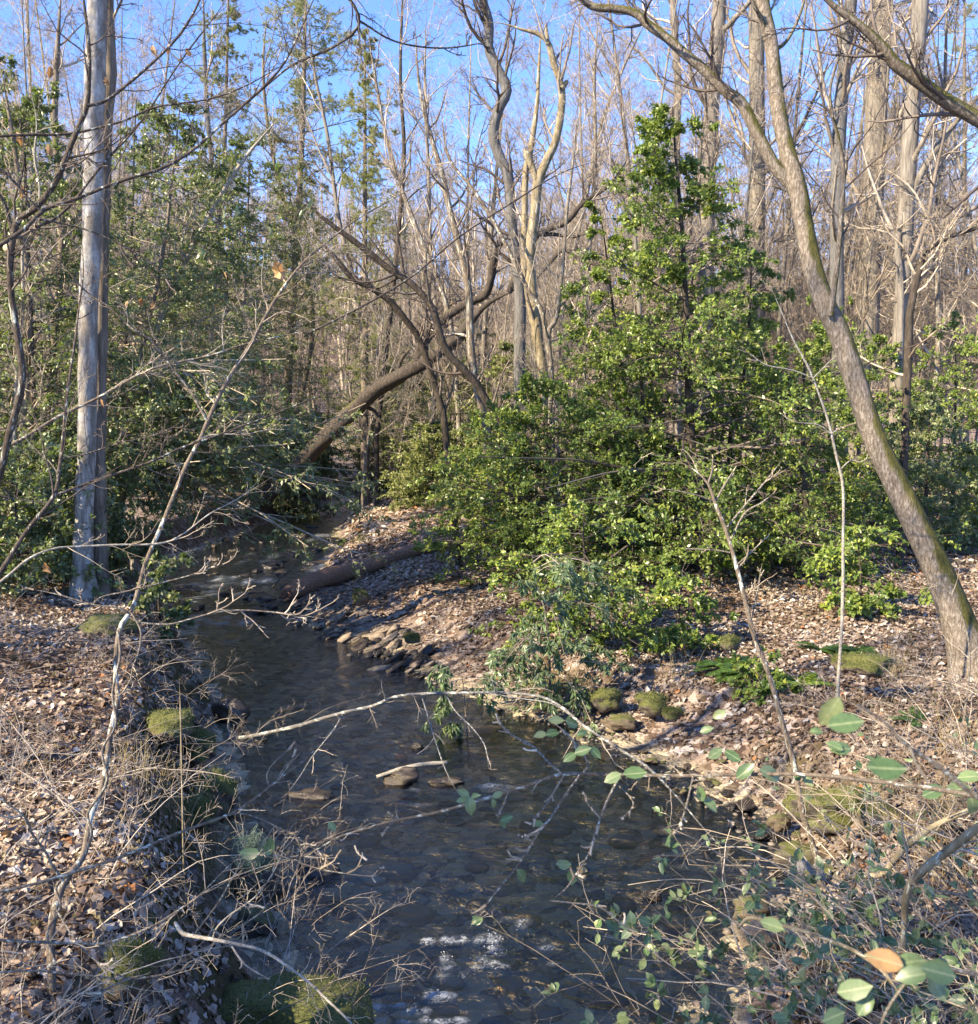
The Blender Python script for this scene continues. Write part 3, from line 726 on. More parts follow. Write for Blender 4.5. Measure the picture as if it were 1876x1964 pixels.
boulder(1530, 1640, .12, .14, .12, .08, 'half_moss_stone', 'brown boulder at the water edge left of the leafless stem', 43)
boulder(1495, 1580, .12, .08, .07, .07, 'half_moss_stone', 'small rounded boulder below the mossy overhang', 44)
boulder(1250, 1720, .0, .07, .05, .05, 'wet_or_shaded_stone', 'lone grey stone in the shallows beside the leafy shrub', 45)
boulder(1460, 1800, .05, .15, .12, .10, 'stone', 'grey boulder half hidden behind the leafy shrub', 46, .5)
boulder(1440, 1745, .05, .10, .08, .08, 'half_moss_stone', 'pale streaked stone above the grey half hidden boulder', 47)
boulder(1160, 1345, .24, .17, .12, .12, 'moss_stone', 'broad moss lump under the drooping lance leaved shrub', 48)
boulder(1250, 1350, .30, .15, .12, .10, 'moss_stone', 'second moss lump on the bank edge beside the broad one', 49)
boulder(1190, 1385, .14, .16, .12, .08, 'half_moss_stone', 'pale stone below the two moss lumps', 50)
boulder(1290, 1370, .35, .09, .08, .06, 'moss_stone', 'small moss cushion on the bank edge among fallen leaves', 51)
boulder(1670, 1280, .85, .22, .18, .09, 'moss_stone', 'bright green moss mound beside the white sapling foot', 52)
boulder(1620, 1270, .85, .12, .12, .07, 'moss_stone', 'smaller moss mound left of the bright green one', 53)
boulder(1400, 1235, .85, .09, .08, .08, 'moss_stone', 'yellow green moss knob in front of the shaded leaf floor', 54)
boulder(205, 1205, .88, .28, .22, .14, 'moss_stone', 'mossy root mound at the foot of the brown trunk', 55)
boulder(330, 1390, .6, .20, .24, .12, 'moss_stone', 'moss pad on the crest of the steep leafy bank', 56, .4)
boulder(385, 1430, .35, .12, .14, .12, 'moss_stone', 'moss pad on the bank face above the water', 57)
boulder(250, 1860, .8, .10, .08, .10, 'moss_stone', 'small moss hummock low on the leafy bank', 58)
boulder(790, 1225, .30, .09, .08, .06, 'moss_stone', 'round mossy cobble at the end of the gravel bar', 59)
boulder(690, 1145, .35, .13, .12, .13, 'moss_stone', 'mossy bank corner stone under the log', 60)
boulder(660, 1050, .25, .16, .15, .20, 'moss_stone', 'mossy stone behind the log at the bright water strip', 61)
boulder(1590, 1555, .35, .28, .2, .16, 'moss_stone', 'dark mossy overhang of the far shore behind the long branch', 62)
boulder(1690, 1580, .4, .15, .13, .13, 'moss_stone', 'moss clump below the long leafy branch near the yellow stems', 63)
# pebbles, too many to count
g = Geo()
n = 2600
yy = SR.uniform(5, 19, n); xl_, xr_ = edges(yy); xx = xr_ + SR.normal(.25, .35, n)
zz = terrain(xx, yy); kp = (zz > -.08) & (zz < .35); xx, yy, zz = xx[kp], yy[kp], zz[kp]; n = len(xx)
v0, f0 = ico(1)
r = SR.uniform(.010, .035, n)
A = SR.uniform(.5, 1.3, (n, 3)); A[:, 2] *= .55
v = np.stack([xx, yy, zz + r * .2], 1)[:, None] + v0[None] * (r[:, None] * A)[:, None] * (1 + SR.normal(0, .1, (n, len(v0), 1)))
g.add(v, tris=(f0[None] + (np.arange(n) * len(v0))[:, None, None]).reshape(-1, 3))
tag(g.build('gravel', M['stone']), 'grey and brown pebbles along the shallow side of the creek', None, None, 'stuff')
# cobbles under the water
g = Geo()
n = 700
yy = YS0 + (20 - YS0) * SR.random(n) ** 1.5; xl_, xr_ = edges(yy); xx = xl_ + (xr_ - xl_) * SR.uniform(.02, .98, n)
zz = terrain(xx, yy); v0, f0 = ICO3[0][:0], None
v0, f0 = ico(2)
r = SR.uniform(.03, .14, n) * np.where(SR.random(n) < .75, .7, 1.3); A = SR.uniform(.6, 1.3, (n, 3)); A[:, 2] *= .4
nz = 1 + 0.35 * fbm(v0[None, :, 0] * 1.5 + np.arange(n)[:, None] * 3.7, v0[None, :, 1] * 1.5 + v0[None, :, 2], 5)
v = np.stack([xx, yy, np.minimum(zz, -.03 - r * .25)], 1)[:, None] + v0[None] * nz[..., None] * (r[:, None] * A)[:, None]
g.add(v, tris=(f0[None] + (np.arange(n) * len(v0))[:, None, None]).reshape(-1, 3), rnd=np.repeat(SR.random(n), len(v0)))
def cobble_mat():
    m, nt, N, L, b = new_mat('cobble')
    col = ramp(nt, attr(nt, 'rnd'), [(0, (0.07, 0.062, 0.05)), (0.45, (0.20, 0.17, 0.12)), (0.8, (0.33, 0.275, 0.185)), (0.97, (0.26, 0.17, 0.08)), (1, (0.34, 0.15, 0.05))])
    L.new(mixc(nt, 1.0, col, ramp(nt, noise(nt, 12, 5), [(0.3, (0.6, 0.6, 0.6)), (0.7, (1.2, 1.2, 1.2))]), 'MULTIPLY'), b.inputs['Base Color']); b.inputs['Roughness'].default_value = .6
    return m
M['cobble'] = cobble_mat()
tag(g.build('streambed_cobbles', M['cobble']), 'brown cobbles lying under the shallow water', None, None, 'stuff')

# ------------------------------------------------------------------ woods
def crown_levels(g, pts, rad, rng, levels, k_min=3):
    """recursively grow batches of branches on (pts, rad) into g; levels: list of dicts for spawn. Returns the last batch"""
    last = (pts, rad); allb = []
    for i, lv in enumerate(levels):
        lv = dict(lv); k = lv.pop('k', 3)
        last = spawn(last[0], last[1], rng=rng, **lv)
        g.tubes(last[0], last[1], k=k, rnd=rng.random(len(last[0])))
        allb.append(last)
    return allb

BARE_LV = lambda m1=20, m2=7, m3=6, m4=6, t0=.3, up=.10, r=.0030: [
    dict(m=m1, t0=t0, t1=.97, ang=.75, lenf=.30, n=8, up=up, wig=.16, rfac=.42, rmin=.007, k=5, taper=.45),
    dict(m=m2, t0=.2, t1=1, ang=.7, lenf=.50, n=6, up=up * .6, wig=.16, rfac=.6, rmin=r * 1.5, k=4),
    dict(m=m3, t0=.15, t1=1, ang=.7, lenf=.55, n=5, up=.05, wig=.18, rfac=.6, rmin=r * 1.1, k=3),
    dict(m=m4, t0=.15, t1=1, ang=.65, lenf=.6, n=4, up=.03, wig=.2, rfac=.7, rmin=r, k=3)]

def bare_proto(seed, H, r0, wob, lv, barkm, twigm, name, lab, group):
    rng = np.random.default_rng(seed)
    n = 26; t = np.linspace(0, 1, n)
    a, b = rng.normal(0, wob, 2)
    pts = np.stack([a * t ** 1.5 * H + .12 * np.sin(t * 7 + rng.uniform(0, 6)) * wob * H * .6, b * t ** 1.5 * H + .12 * np.cos(t * 6 + rng.uniform(0, 6)) * wob * H * .6, t * H - .25], 1)
    rad = r0 * (1 - t) ** .75 * .95 + .008 + r0 * .5 * np.exp(-t * H / .35)
    root = thing(name, lab, 'tree', (0, 0, 0), group)
    g = Geo(); g.tubes(pts, rad, k=9, bump=.07, seed=seed); g.build('trunk', barkm, root)
    g = Geo(); crown_levels(g, pts, rad, rng, lv); g.build('crown', twigm, root)
    return root

WG = 'bare trees standing in the woods behind the creek'
protos = [
    bare_proto(101, 17, .10, .05, BARE_LV(28, 8, 6, 7, .18), M['grey_bark'], M['far_twig'], 'bare_tree', 'x', WG),
    bare_proto(102, 15, .075, .09, BARE_LV(30, 8, 6, 7, .14, .14), M['brown_bark'], M['far_twig'], 'bare_tree', 'x', WG),
    bare_proto(103, 20, .14, .03, BARE_LV(22, 8, 6, 7, .3), M['grey_bark'], M['far_twig'], 'bare_tree', 'x', WG),
    bare_proto(104, 11, .055, .12, BARE_LV(22, 7, 6, 6, .12, .16), M['slate_bark'], M['twig'], 'bare_tree', 'x', WG),
    bare_proto(105, 8, .035, .15, BARE_LV(22, 7, 5, 5, .08, .18), M['sapling_bark'], M['twig'], 'bare_tree', 'x', WG),
    bare_proto(106, 18, .09, .06, BARE_LV(30, 8, 6, 7, .16, .12), M['yellow_bark'], M['far_twig'], 'bare_tree', 'x', WG)]
KIND = ['straight grey barked bare tree', 'slim brown bare tree with a slight bend', 'tall thick grey bare tree', 'thin dark bare tree', 'whip thin bare sapling', 'tall sunlit bare tree']
RR = np.random.default_rng(77)
first = [True] * 6
def where(x, y):
    u = 938 + PF * x / y
    band = 'behind the evergreen thicket' if u < 420 else 'behind the dark slanting trunks' if u < 830 else \
        'behind the crooked double stems' if u < 1130 else 'showing over the tall holly' if u < 1560 else 'behind the three grey trunks'
    dep = 'nearer ' if y < 34 else '' if y < 52 else 'distant '
    return dep, band
placed = []
def put_tree(k, x, y, s):
    dep, band = where(x, y)
    lab = (dep + KIND[k] + ' ' + band)
    loc = on_ground(x, y)
    if first[k]:
        o = protos[k]; first[k] = False
        o.location = loc; o.rotation_euler = (0, 0, RR.uniform(0, 6)); o.scale = (s, s, s); o['label'] = lab
    else:
        dup(protos[k], loc, RR.uniform(0, 6), s, lab, (RR.normal(0, .03), RR.normal(0, .03)))
n_t = 0
while n_t < 84:
    y = 22 + 58 * RR.random() ** 1.1; x = RR.uniform(-.56, .56) * y
    xl_, xr_ = edges(np.array(min(y, 55.9)))
    if y < 56 and xl_ - .8 < x < xr_ + .8: continue
    u = 938 + PF * x / y
    if 500 < u < 900 and y < 30: continue
    if u > 1480 and y < 34: continue
    if any((x - a) ** 2 + (y - b) ** 2 < 2.2 for a, b in placed): continue
    placed.append((x, y))
    k = int(RR.choice(6, p=[.2, .2, .13, .19, .16, .12]))
    put_tree(k, x, y, RR.uniform(.8, 1.2)); n_t += 1

for i in range(16):
    while True:
        y = RR.uniform(16.5, 30); X_ = RR.uniform(420, 1130); x = (X_ - 938) / PF * y; xl_, xr_ = edges(np.array(y))
        if not (xl_ - .4 < x < xr_ + .4) and not (500 < X_ < 1000 and y < 28): break
    put_tree(4 if i % 3 else 3, x, y, RR.uniform(.55, 1.0))
veil = bare_proto(107, 13, .05, .07, [
    dict(m=40, t0=.1, t1=.98, ang=.7, lenf=.30, n=8, up=.10, wig=.17, rfac=.45, rmin=.006, k=4, taper=.45),
    dict(m=8, t0=.15, t1=1, ang=.75, lenf=.5, n=6, up=.05, wig=.18, rfac=.6, rmin=.0042, k=3),
    dict(m=7, t0=.12, t1=1, ang=.75, lenf=.55, n=5, up=.04, wig=.2, rfac=.6, rmin=.0034, k=3),
    dict(m=6, t0=.1, t1=1, ang=.7, lenf=.6, n=4, up=.02, wig=.2, rfac=.7, rmin=.0028, k=3)], M['grey_bark'], M['far_twig'], 'twiggy_tree', 'x', 'fine twigged trees veiling the sky')
vfirst = True; vk = 0
while vk < 56:
    y = RR.uniform(24, 52); X_ = RR.uniform(-60, 1930); x = (X_ - 938) / PF * y; xl_, xr_ = edges(np.array(y))
    if xl_ - .5 < x < xr_ + .5 or (480 < X_ < 1010 and y < 29): continue
    lab = ('fine twigged tree veiling the sky ' if y < 38 else 'distant fine twigged tree veiling the sky ') + where(x, y)[1]
    if vfirst: veil.location = on_ground(x, y); veil['label'] = lab; vfirst = False
    else: dup(veil, on_ground(x, y), RR.uniform(0, 6), RR.uniform(.8, 1.35), lab, (RR.normal(0, .05), RR.normal(0, .05)))
    vk += 1
# far hillside wood: reads as one mass
rng = np.random.default_rng(88)
g = Geo()
n = 700
y = rng.uniform(74, 175, n); x = rng.uniform(-.62, .62, n) * y
z = terrain(x, y); H = rng.uniform(11, 20, n); t = np.linspace(0, 1, 6)
lean = rng.normal(0, .05, (n, 2))
pts = np.stack([x[:, None] + lean[:, :1] * H[:, None] * t ** 1.3, y[:, None] + lean[:, 1:] * H[:, None] * t ** 1.3, z[:, None] - .3 + H[:, None] * t], -1)
rad = (.004 + .007 * rng.random(n))[:, None] * H[:, None] * (1 - .88 * t)
g.tubes(pts, rad, k=4, rnd=rng.random(n))
crown_levels(g, pts, rad, rng, [dict(m=20, t0=.2, t1=1, ang=.7, lenf=.28, n=4, up=.12, wig=.12, rfac=.5, rmin=.016, k=3), dict(m=6, t0=.2, t1=1, ang=.65, lenf=.55, n=3, up=.05, wig=.15, rfac=.6, rmin=.011, k=3), dict(m=3, t0=.2, t1=1, ang=.65, lenf=.6, n=3, up=.03, wig=.15, rfac=.7, rmin=.009, k=3)])
tag(g.build('distant_woods', M['far_twig']), 'sunlit bare woods covering the hillside far behind the creek', None, None, 'stuff')

# ------------------------------------------------------------------ traced bare trees
def traced_tree(name, label, cat, limbs, mat, twig=None, lv=None, seed=0, k=12, bumps=.06, group=None, base_ext=None, extra=None, flare=0.0, lv_on=None, cap=False, part='trunk'):
    """limbs: list of (pixel polyline, d0, d1, w0, w1[, n]); the first is the trunk"""
    rng = np.random.default_rng(1000 + seed)
    L = [trace(*l) for l in limbs]
    L = [(p, r * np.clip((1 - np.linspace(0, 1, len(r))) / .16, .14, 1)) for p, r in L]
    if base_ext is not None:     # run the foot down into the ground
        p, r = L[0]
        f = p[0] + (p[0] - p[1]) * .0
        gz = float(terrain(p[0, 0] + base_ext[0], p[0, 1] + base_ext[1])) - .15
        foot = np.array([p[0, 0] + base_ext[0], p[0, 1] + base_ext[1], gz])
        m = max(3, int(np.linalg.norm(p[0] - foot) / max(.15, r[0] * 2)))
        tt = np.linspace(0, 1, m, endpoint=False)[:, None]
        p = np.concatenate([foot * (1 - tt) + p[0] * tt, p]); r = np.concatenate([np.full(m, r[0] * 1.05), r])
        L[0] = (p, r)
    p, r = L[0]
    if flare:
        dist = np.concatenate([[0], np.cumsum(np.linalg.norm(np.diff(p, axis=0), axis=1))])
        r = r * (1 + flare * np.exp(-dist / (4 * r[0]))); L[0] = (p, r)
    loc = p[0].copy(); loc[2] += .1
    root = thing(name, label, cat, tuple(loc), group)
    g = Geo()
    g.tubes(p, r, k=k, bump=bumps, seed=seed, cap=cap)
    g.build(part, mat, root, loc)
    for j, (p, r) in enumerate(L[1:]):
        gl = Geo(); gl.tubes(p, r, k=max(6, k - 3), bump=bumps, seed=seed + j + 1); gl.build('limb', mat, root, loc)
    if lv:
        g = Geo()
        for j, (p, r) in enumerate(L):
            if lv_on is not None and j not in lv_on: continue
            l2 = lv[j] if isinstance(lv[0], list) else lv
            if l2: crown_levels(g, p, r, rng, l2)
        g.build('crown', twig, root, loc)
    if extra: extra(root, loc, L, rng)
    return root, L

def LV(m1, m2, m3, m4=0, len1=.25, t0=.3, up=.08, r=.0025, ang=.8, wig=.14, lenabs=None, k1=4, t1=1):
    l = [dict(m=m1, t0=t0, t1=t1, ang=ang, lenf=len1, n=8, up=up, wig=wig, rfac=.45, rmin=r * 1.8, k=k1, lenabs=lenabs, taper=.4)]
    if m2: l.append(dict(m=m2, t0=.15, t1=1, ang=.75, lenf=.5, n=6, up=up * .5, wig=wig * 1.2, rfac=.6, rmin=r * 1.3, k=3))
    if m3: l.append(dict(m=m3, t0=.15, t1=1, ang=.7, lenf=.55, n=5, up=.03, wig=wig * 1.3, rfac=.65, rmin=r, k=3))
    if m4: l.append(dict(m=m4, t0=.15, t1=1, ang=.65, lenf=.6, n=4, up=.02, wig=.2, rfac=.7, rmin=r * .9, k=3))
    return l

# big pale trunk and the brown one just behind it
dP = 11.6
traced_tree('pale_tree', 'tall straight tree with pale grey blotched bark on the leafy bank', 'tree',
    [([(160, 1180, 38), (160, 1040, 33), (166, 850, 31), (170, 600, 34), (179, 380, 34), (181, 200, 36), (186, 60, 36), (186, -150, 34), (192, -700, 26)], dP, dP + .5, None, None, 60)],
    M['pale_bark'], M['twig'], LV(16, 7, 5, 3, .16, .78, .06, .004), 1, 22, .16, base_ext=(0, 0), flare=.9)
dB = 10.2
traced_tree('brown_tree', 'brown ridged tree trunk close behind the pale one with mossy foot', 'tree',
    [([(194, 1200, 32), (192, 1080, 27), (190, 900, 26), (192, 700, 25), (198, 450, 24), (203, 250, 24), (209, 140, 27), (206, 0, 23), (212, -300, 18)], dB + 1.6, dB + 2.2)],
    M['brown_bark'], M['twig'], LV(12, 6, 5, 3, .16, .75, .08, .004), 2, 16, .16, base_ext=(0, 0), flare=.9)

# the leaning tree on the near side
gb = G(1862, 1287); dL = gb[1]
def knot(root, loc, L, rng):
    # mossy swelling where the forks leave the trunk
    pass
traced_tree('leaning_tree', 'mossy leaning tree curving up from the leafy bank with a forked top', 'tree',
    [([(1868, 1310, 77.3), (1848, 1223, 58.8), (1811, 1122, 52.1), (1768, 1028, 47.9), (1724, 938, 45.4), (1677, 840, 42.8), (1643, 736, 40.3), (1610, 640, 39.5), (1580, 578, 37.0), (1556, 504, 35.3), (1543, 433, 33.6), (1530, 363, 33.6), (1512, 296, 30.2), (1497, 235, 27.7), (1487, 161, 26.0), (1479, 84, 25.2), (1462, 0, 23.5), (1448, -120, 20.2), (1440, -300, 14.3)], dL, dL + 1.4, None, None, 90),
     ([(1532, 368, 28), (1505, 340, 25), (1482, 312, 23), (1449, 249, 22), (1422, 198, 21), (1388, 171, 19), (1348, 131, 18), (1314, 104, 18), (1281, 74, 16), (1247, 50, 16), (1219, 25, 15), (1185, 17, 14), (1145, 14, 14), (1118, 0, 12), (1060, -60, 9), (980, -130, 6)], dL + .9, dL + 1.1, None, None, 60),
     ([(1592, 606, 13), (1604, 525, 10), (1612, 437, 9), (1618, 336, 8), (1609, 270, 7), (1597, 225, 6), (1583, 206, 5), (1560, 195, 4), (1520, 192, 3)], dL + .45, dL + .2, None, None, 30),
     ([(1597, 225, 6), (1592, 175, 5), (1602, 130, 5), (1612, 90, 5), (1608, 30, 4), (1612, -40, 3)], dL + .25, dL + .1),
     ([(1479, 95, 9), (1500, 88, 7), (1520, 60, 6), (1540, 10, 5), (1550, -50, 4)], dL + 1.2, dL + 1.5),
     ([(1472, 75, 9), (1462, 40, 8), (1452, 20, 7), (1432, -20, 5)], dL + 1.2, dL + 1.0)],
    M['mossy_bark'], M['dark_twig'], [LV(10, 5, 4, 3, .10, .6, .05, .0022), LV(16, 6, 5, 3, .22, .25, .10, .0022), LV(9, 5, 4, 0, .5, .3, .02, .0016), LV(6, 5, 4, 0, .5, .2, .02, .0016), LV(5, 4, 4), LV(5, 4, 4)], 3, 18, .05, base_ext=(.06, 0), flare=.25)

# limb of a tree that stands outside, crossing the top corner
traced_tree('overhanging_tree', 'dark limb crossing the upper corner from a tree outside the view', 'tree',
    [([(2700, 1250, 60), (2600, 800, 52), (2420, 520, 44), (2150, 350, 32), (1950, 262, 27), (1876, 228, 26), (1800, 183, 25), (1750, 146, 24), (1715, 120, 22), (1690, 85, 20), (1645, 45, 19), (1600, 12, 18), (1555, -30, 14), (1450, -120, 8)], 7.4, 7.0, None, None, 60)],
    M['mossy_bark'], M['dark_twig'], LV(26, 6, 5, 3, .14, .35, .04, .0022), 4, 12, .07, base_ext=(0, 0), part='limb')

# grey trunks beyond the leaning tree
def grey(name, label, pl, d, mat, seed, lv=None, ext=(0, 0), d1=None, limbs=()):
    return traced_tree(name, label, 'tree', [(pl, d, d1 or d)] + list(limbs), mat, M['twig'], lv or LV(22, 7, 5, 4, .22, .35, .08, .004), seed, 14, .05, base_ext=ext, flare=.6)
grey('grey_tree', 'thickest of the three straight grey trunks behind the leaning tree', [(1655, 935, 50), (1658, 800, 46), (1663, 640, 43), (1672, 450, 40), (1678, 280, 39), (1685, 130, 39), (1690, 0, 37), (1698, -200, 32), (1705, -600, 22)], 27, M['grey_bark'], 5)
grey('grey_tree', 'slender dark grey trunk just behind the bend of the leaning tree', [(1612, 960, 30), (1608, 750, 27), (1605, 560, 26), (1606, 400, 25), (1610, 250, 25), (1622, 100, 24), (1632, 0, 23), (1650, -200, 18), (1670, -500, 12)], 23, M['slate_bark'], 6)
grey('grey_tree', 'forked pale grey trunk standing outermost of the three grey trunks', [(1707, 992, 42), (1716, 850, 32), (1724, 700, 30), (1732, 560, 28), (1738, 420, 29), (1744, 280, 29), (1757, 130, 28), (1766, 0, 28), (1775, -180, 24), (1790, -500, 16)], 20, M['grey_bark'], 7,
     limbs=[([(1738, 400, 16), (1764, 340, 13), (1800, 280, 11), (1850, 215, 9), (1920, 140, 6)], 20, 19.5), ([(1725, 690, 14), (1728, 560, 13), (1722, 450, 12), (1738, 380, 12)], 19.7, 20)])
grey('grey_tree', 'straight grey trunk rising behind the top of the tall holly', [(1350, 900, 34), (1352, 600, 30), (1358, 330, 28), (1366, 200, 27), (1374, 90, 27), (1380, 0, 25), (1390, -300, 18)], 26, M['grey_bark'], 8, limbs=[([(1378, 70, 12), (1405, 40, 10), (1440, 0, 8), (1470, -60, 5)], 26, 25)])
grey('grey_tree', 'shaded grey trunk seen between the forks of the leaning tree', [(1452, 900, 36), (1450, 600, 32), (1452, 300, 30), (1452, 160, 29), (1450, 0, 27), (1450, -300, 20)], 30, M['grey_bark'], 9)
grey('grey_tree', 'pale thin trunk behind the small end of the leaning limb', [(1300, 900, 20), (1302, 600, 18), (1296, 330, 16), (1300, 150, 14), (1290, 0, 12), (1285, -200, 8)], 33, M['grey_bark'], 10)

# slanting and crooked trees over the far bend
traced_tree('slanting_tree', 'big dark trunk slanting over the creek from the evergreen bank', 'tree',
    [([(430, 1005, 36.0, 29), (500, 955, 33.1, 28.5), (560, 905, 31.7, 28), (614, 850, 30.2, 27.5), (664, 800, 29.5, 27), (715, 753, 28.1, 26.5), (758, 726, 25.9, 26), (816, 692, 24.5, 25.5), (876, 650, 23.0, 25), (905, 612, 21.6, 24.7), (937, 581, 20.2, 24.4), (967, 566, 19.4, 24.2), (995, 553, 18.0, 24)], 31, 28, None, None, 60),
     ([(800, 695, 18.7), (818, 640, 17.3), (863, 603, 15.8), (900, 580, 15.1), (930, 566, 14.4), (942, 535, 14.4), (947, 504, 13.7), (955, 475, 12.2), (975, 455, 10.1), (1004, 452, 8.6)], 25.6, 24.5, None, None, 40),
     ([(975, 560, 13.0), (1004, 500, 12.2), (1031, 450, 11.5), (1084, 427, 10.1), (1118, 390, 8.6), (1168, 356, 6.5), (1192, 326, 5.0), (1215, 280, 2.9)], 24, 23.5, None, None, 40),
     ([(758, 726, 9), (770, 690, 7), (788, 668, 3)], 26, 26), ([(690, 775, 9), (720, 790, 6), (735, 820, 3)], 26.8, 26.8), ([(1031, 450, 7.9), (1060, 449, 7.2), (1101, 454, 5.8), (1140, 440, 4.3)], 24, 23.8),
     ([(1000, 555, 9.4), (1040, 520, 8.6), (1080, 480, 7.2), (1115, 500, 5.0), (1150, 512, 4.3), (1172, 540, 2.9)], 24, 23.8)],
    M['dark_bark'], M['dark_twig'], [LV(8, 4, 3, 0, .08, .3, .12, .004), LV(8, 4, 3, 0, .2, .3, .12, .004), LV(12, 6, 5, 3, .25, .3, .12, .0035), LV(4, 3, 0), LV(4, 3, 0), LV(6, 5, 4), LV(8, 5, 4)], 11, 16, .24, base_ext=(-.25, -.1))
traced_tree('crooked_tree', 'dark crooked stem that winds like a snake against the sky', 'tree',
    [([(998, 860, 24), (997, 750, 22), (997, 660, 22), (998, 571, 21), (990, 504, 20), (984, 454, 19), (980, 403, 18), (974, 336, 19), (960, 305, 19), (946, 262, 20), (954, 215, 20), (972, 172, 20), (955, 135, 19), (938, 94, 18), (938, 44, 17), (926, 0, 16), (915, -80, 12), (920, -200, 8)], 18.0, 18.3, None, None, 70)],
    M['slate_bark'], M['dark_twig'], LV(22, 7, 5, 3, .16, .3, .10, .003), 12, 14, .07, base_ext=(0, 0))
traced_tree('yellow_tree', 'yellowish lichen stained stem with a broken elbow beside the crooked one', 'tree',
    [([(1048, 850, 19), (1045, 740, 19), (1033, 660, 20), (1027, 605, 20), (1018, 538, 20), (1018, 470, 19), (1026, 403, 18), (1032, 350, 18), (1050, 305, 16), (1066, 269, 15), (1077, 208, 14), (1076, 165, 13), (1061, 118, 12), (1051, 81, 12), (1030, 64, 11), (1000, 56, 10), (965, 45, 7), (920, 42, 5)], 17.2, 17.0, None, None, 70),
     ([(1076, 170, 13), (1086, 158, 9), (1089, 153, 7)], 17, 17), ([(1051, 85, 9), (1048, 60, 7), (1047, 42, 4)], 17, 17),
     ([(1030, 352, 13), (1022, 325, 12), (1012, 300, 14), (1005, 285, 12)], 17.1, 17.1),
     ([(1022, 620, 12), (1012, 560, 12), (1005, 504, 12), (1006, 437, 12), (1008, 336, 12), (1018, 286, 11), (1030, 200, 8), (1034, 120, 6), (1040, 20, 4)], 17.3, 17.6)],
    M['yellow_bark'], M['twig'], LV(9, 6, 5, 3, .16, .3, .10, .003), 13, 12, .09, base_ext=(0, 0))
traced_tree('slanting_sapling', 'thin mossy stem slanting from the holly edge up over the creek', 'tree',
    [([(985, 850, 17), (953, 803, 16), (930, 763, 15), (906, 726, 15), (863, 682, 14), (845, 645, 14), (829, 590, 13), (790, 545, 13), (748, 517, 12), (708, 484, 12), (658, 447, 10), (600, 400, 7), (560, 340, 5)], 16, 15.2, None, None, 40)],
    M['dark_bark'], M['dark_twig'], LV(16, 6, 5, 3, .2, .3, .12, .003), 14, 10, .06, base_ext=(.2, 0))
traced_tree('slanting_sapling', 'second thin slanting stem running parallel below the mossy one', 'tree',
    [([(850, 790, 13), (808, 660, 12), (779, 615, 12), (748, 578, 12), (715, 554, 12), (674, 531, 11), (634, 484, 9), (590, 440, 6)], 17, 16.2, None, None, 40)],
    M['dark_bark'], M['dark_twig'], LV(14, 6, 5, 3, .22, .3, .12, .003), 15, 10, .06, base_ext=(.3, 0))
traced_tree('curved_tree', 'pale lichened stem arching away from the dark slanting trunk', 'tree',
    [([(935, 830, 15), (913, 735, 15), (903, 669, 15), (900, 571, 14), (893, 524, 13), (879, 464, 12), (863, 403, 11), (849, 336, 10), (829, 270, 9), (810, 200, 7), (800, 120, 5), (795, 20, 3)], 18.4, 18.6, None, None, 50)],
    M['sapling_bark'], M['twig'], LV(18, 6, 5, 3, .2, .25, .12, .003), 16, 10, .06, base_ext=(0, 0))
traced_tree('forked_sapling', 'slim V shaped sapling leaning right of the yellowish stem', 'tree',
    [([(1052, 830, 9), (1058, 720, 9), (1052, 640, 9), (1068, 610, 9), (1074, 560, 8), (1082, 480, 7), (1088, 400, 6), (1100, 300, 5), (1110, 180, 3)], 16.4, 16.4, None, None, 40), ([(1055, 690, 10), (1040, 600, 9), (1015, 560, 8), (985, 500, 8), (950, 430, 8), (905, 360, 7), (860, 300, 6), (845, 200, 4)], 16.4, 16.8, None, None, 40)],
    M['sapling_bark'], M['twig'], LV(12, 6, 5, 3, .22, .25, .12, .0028), 17, 9, .05, base_ext=(0, 0))
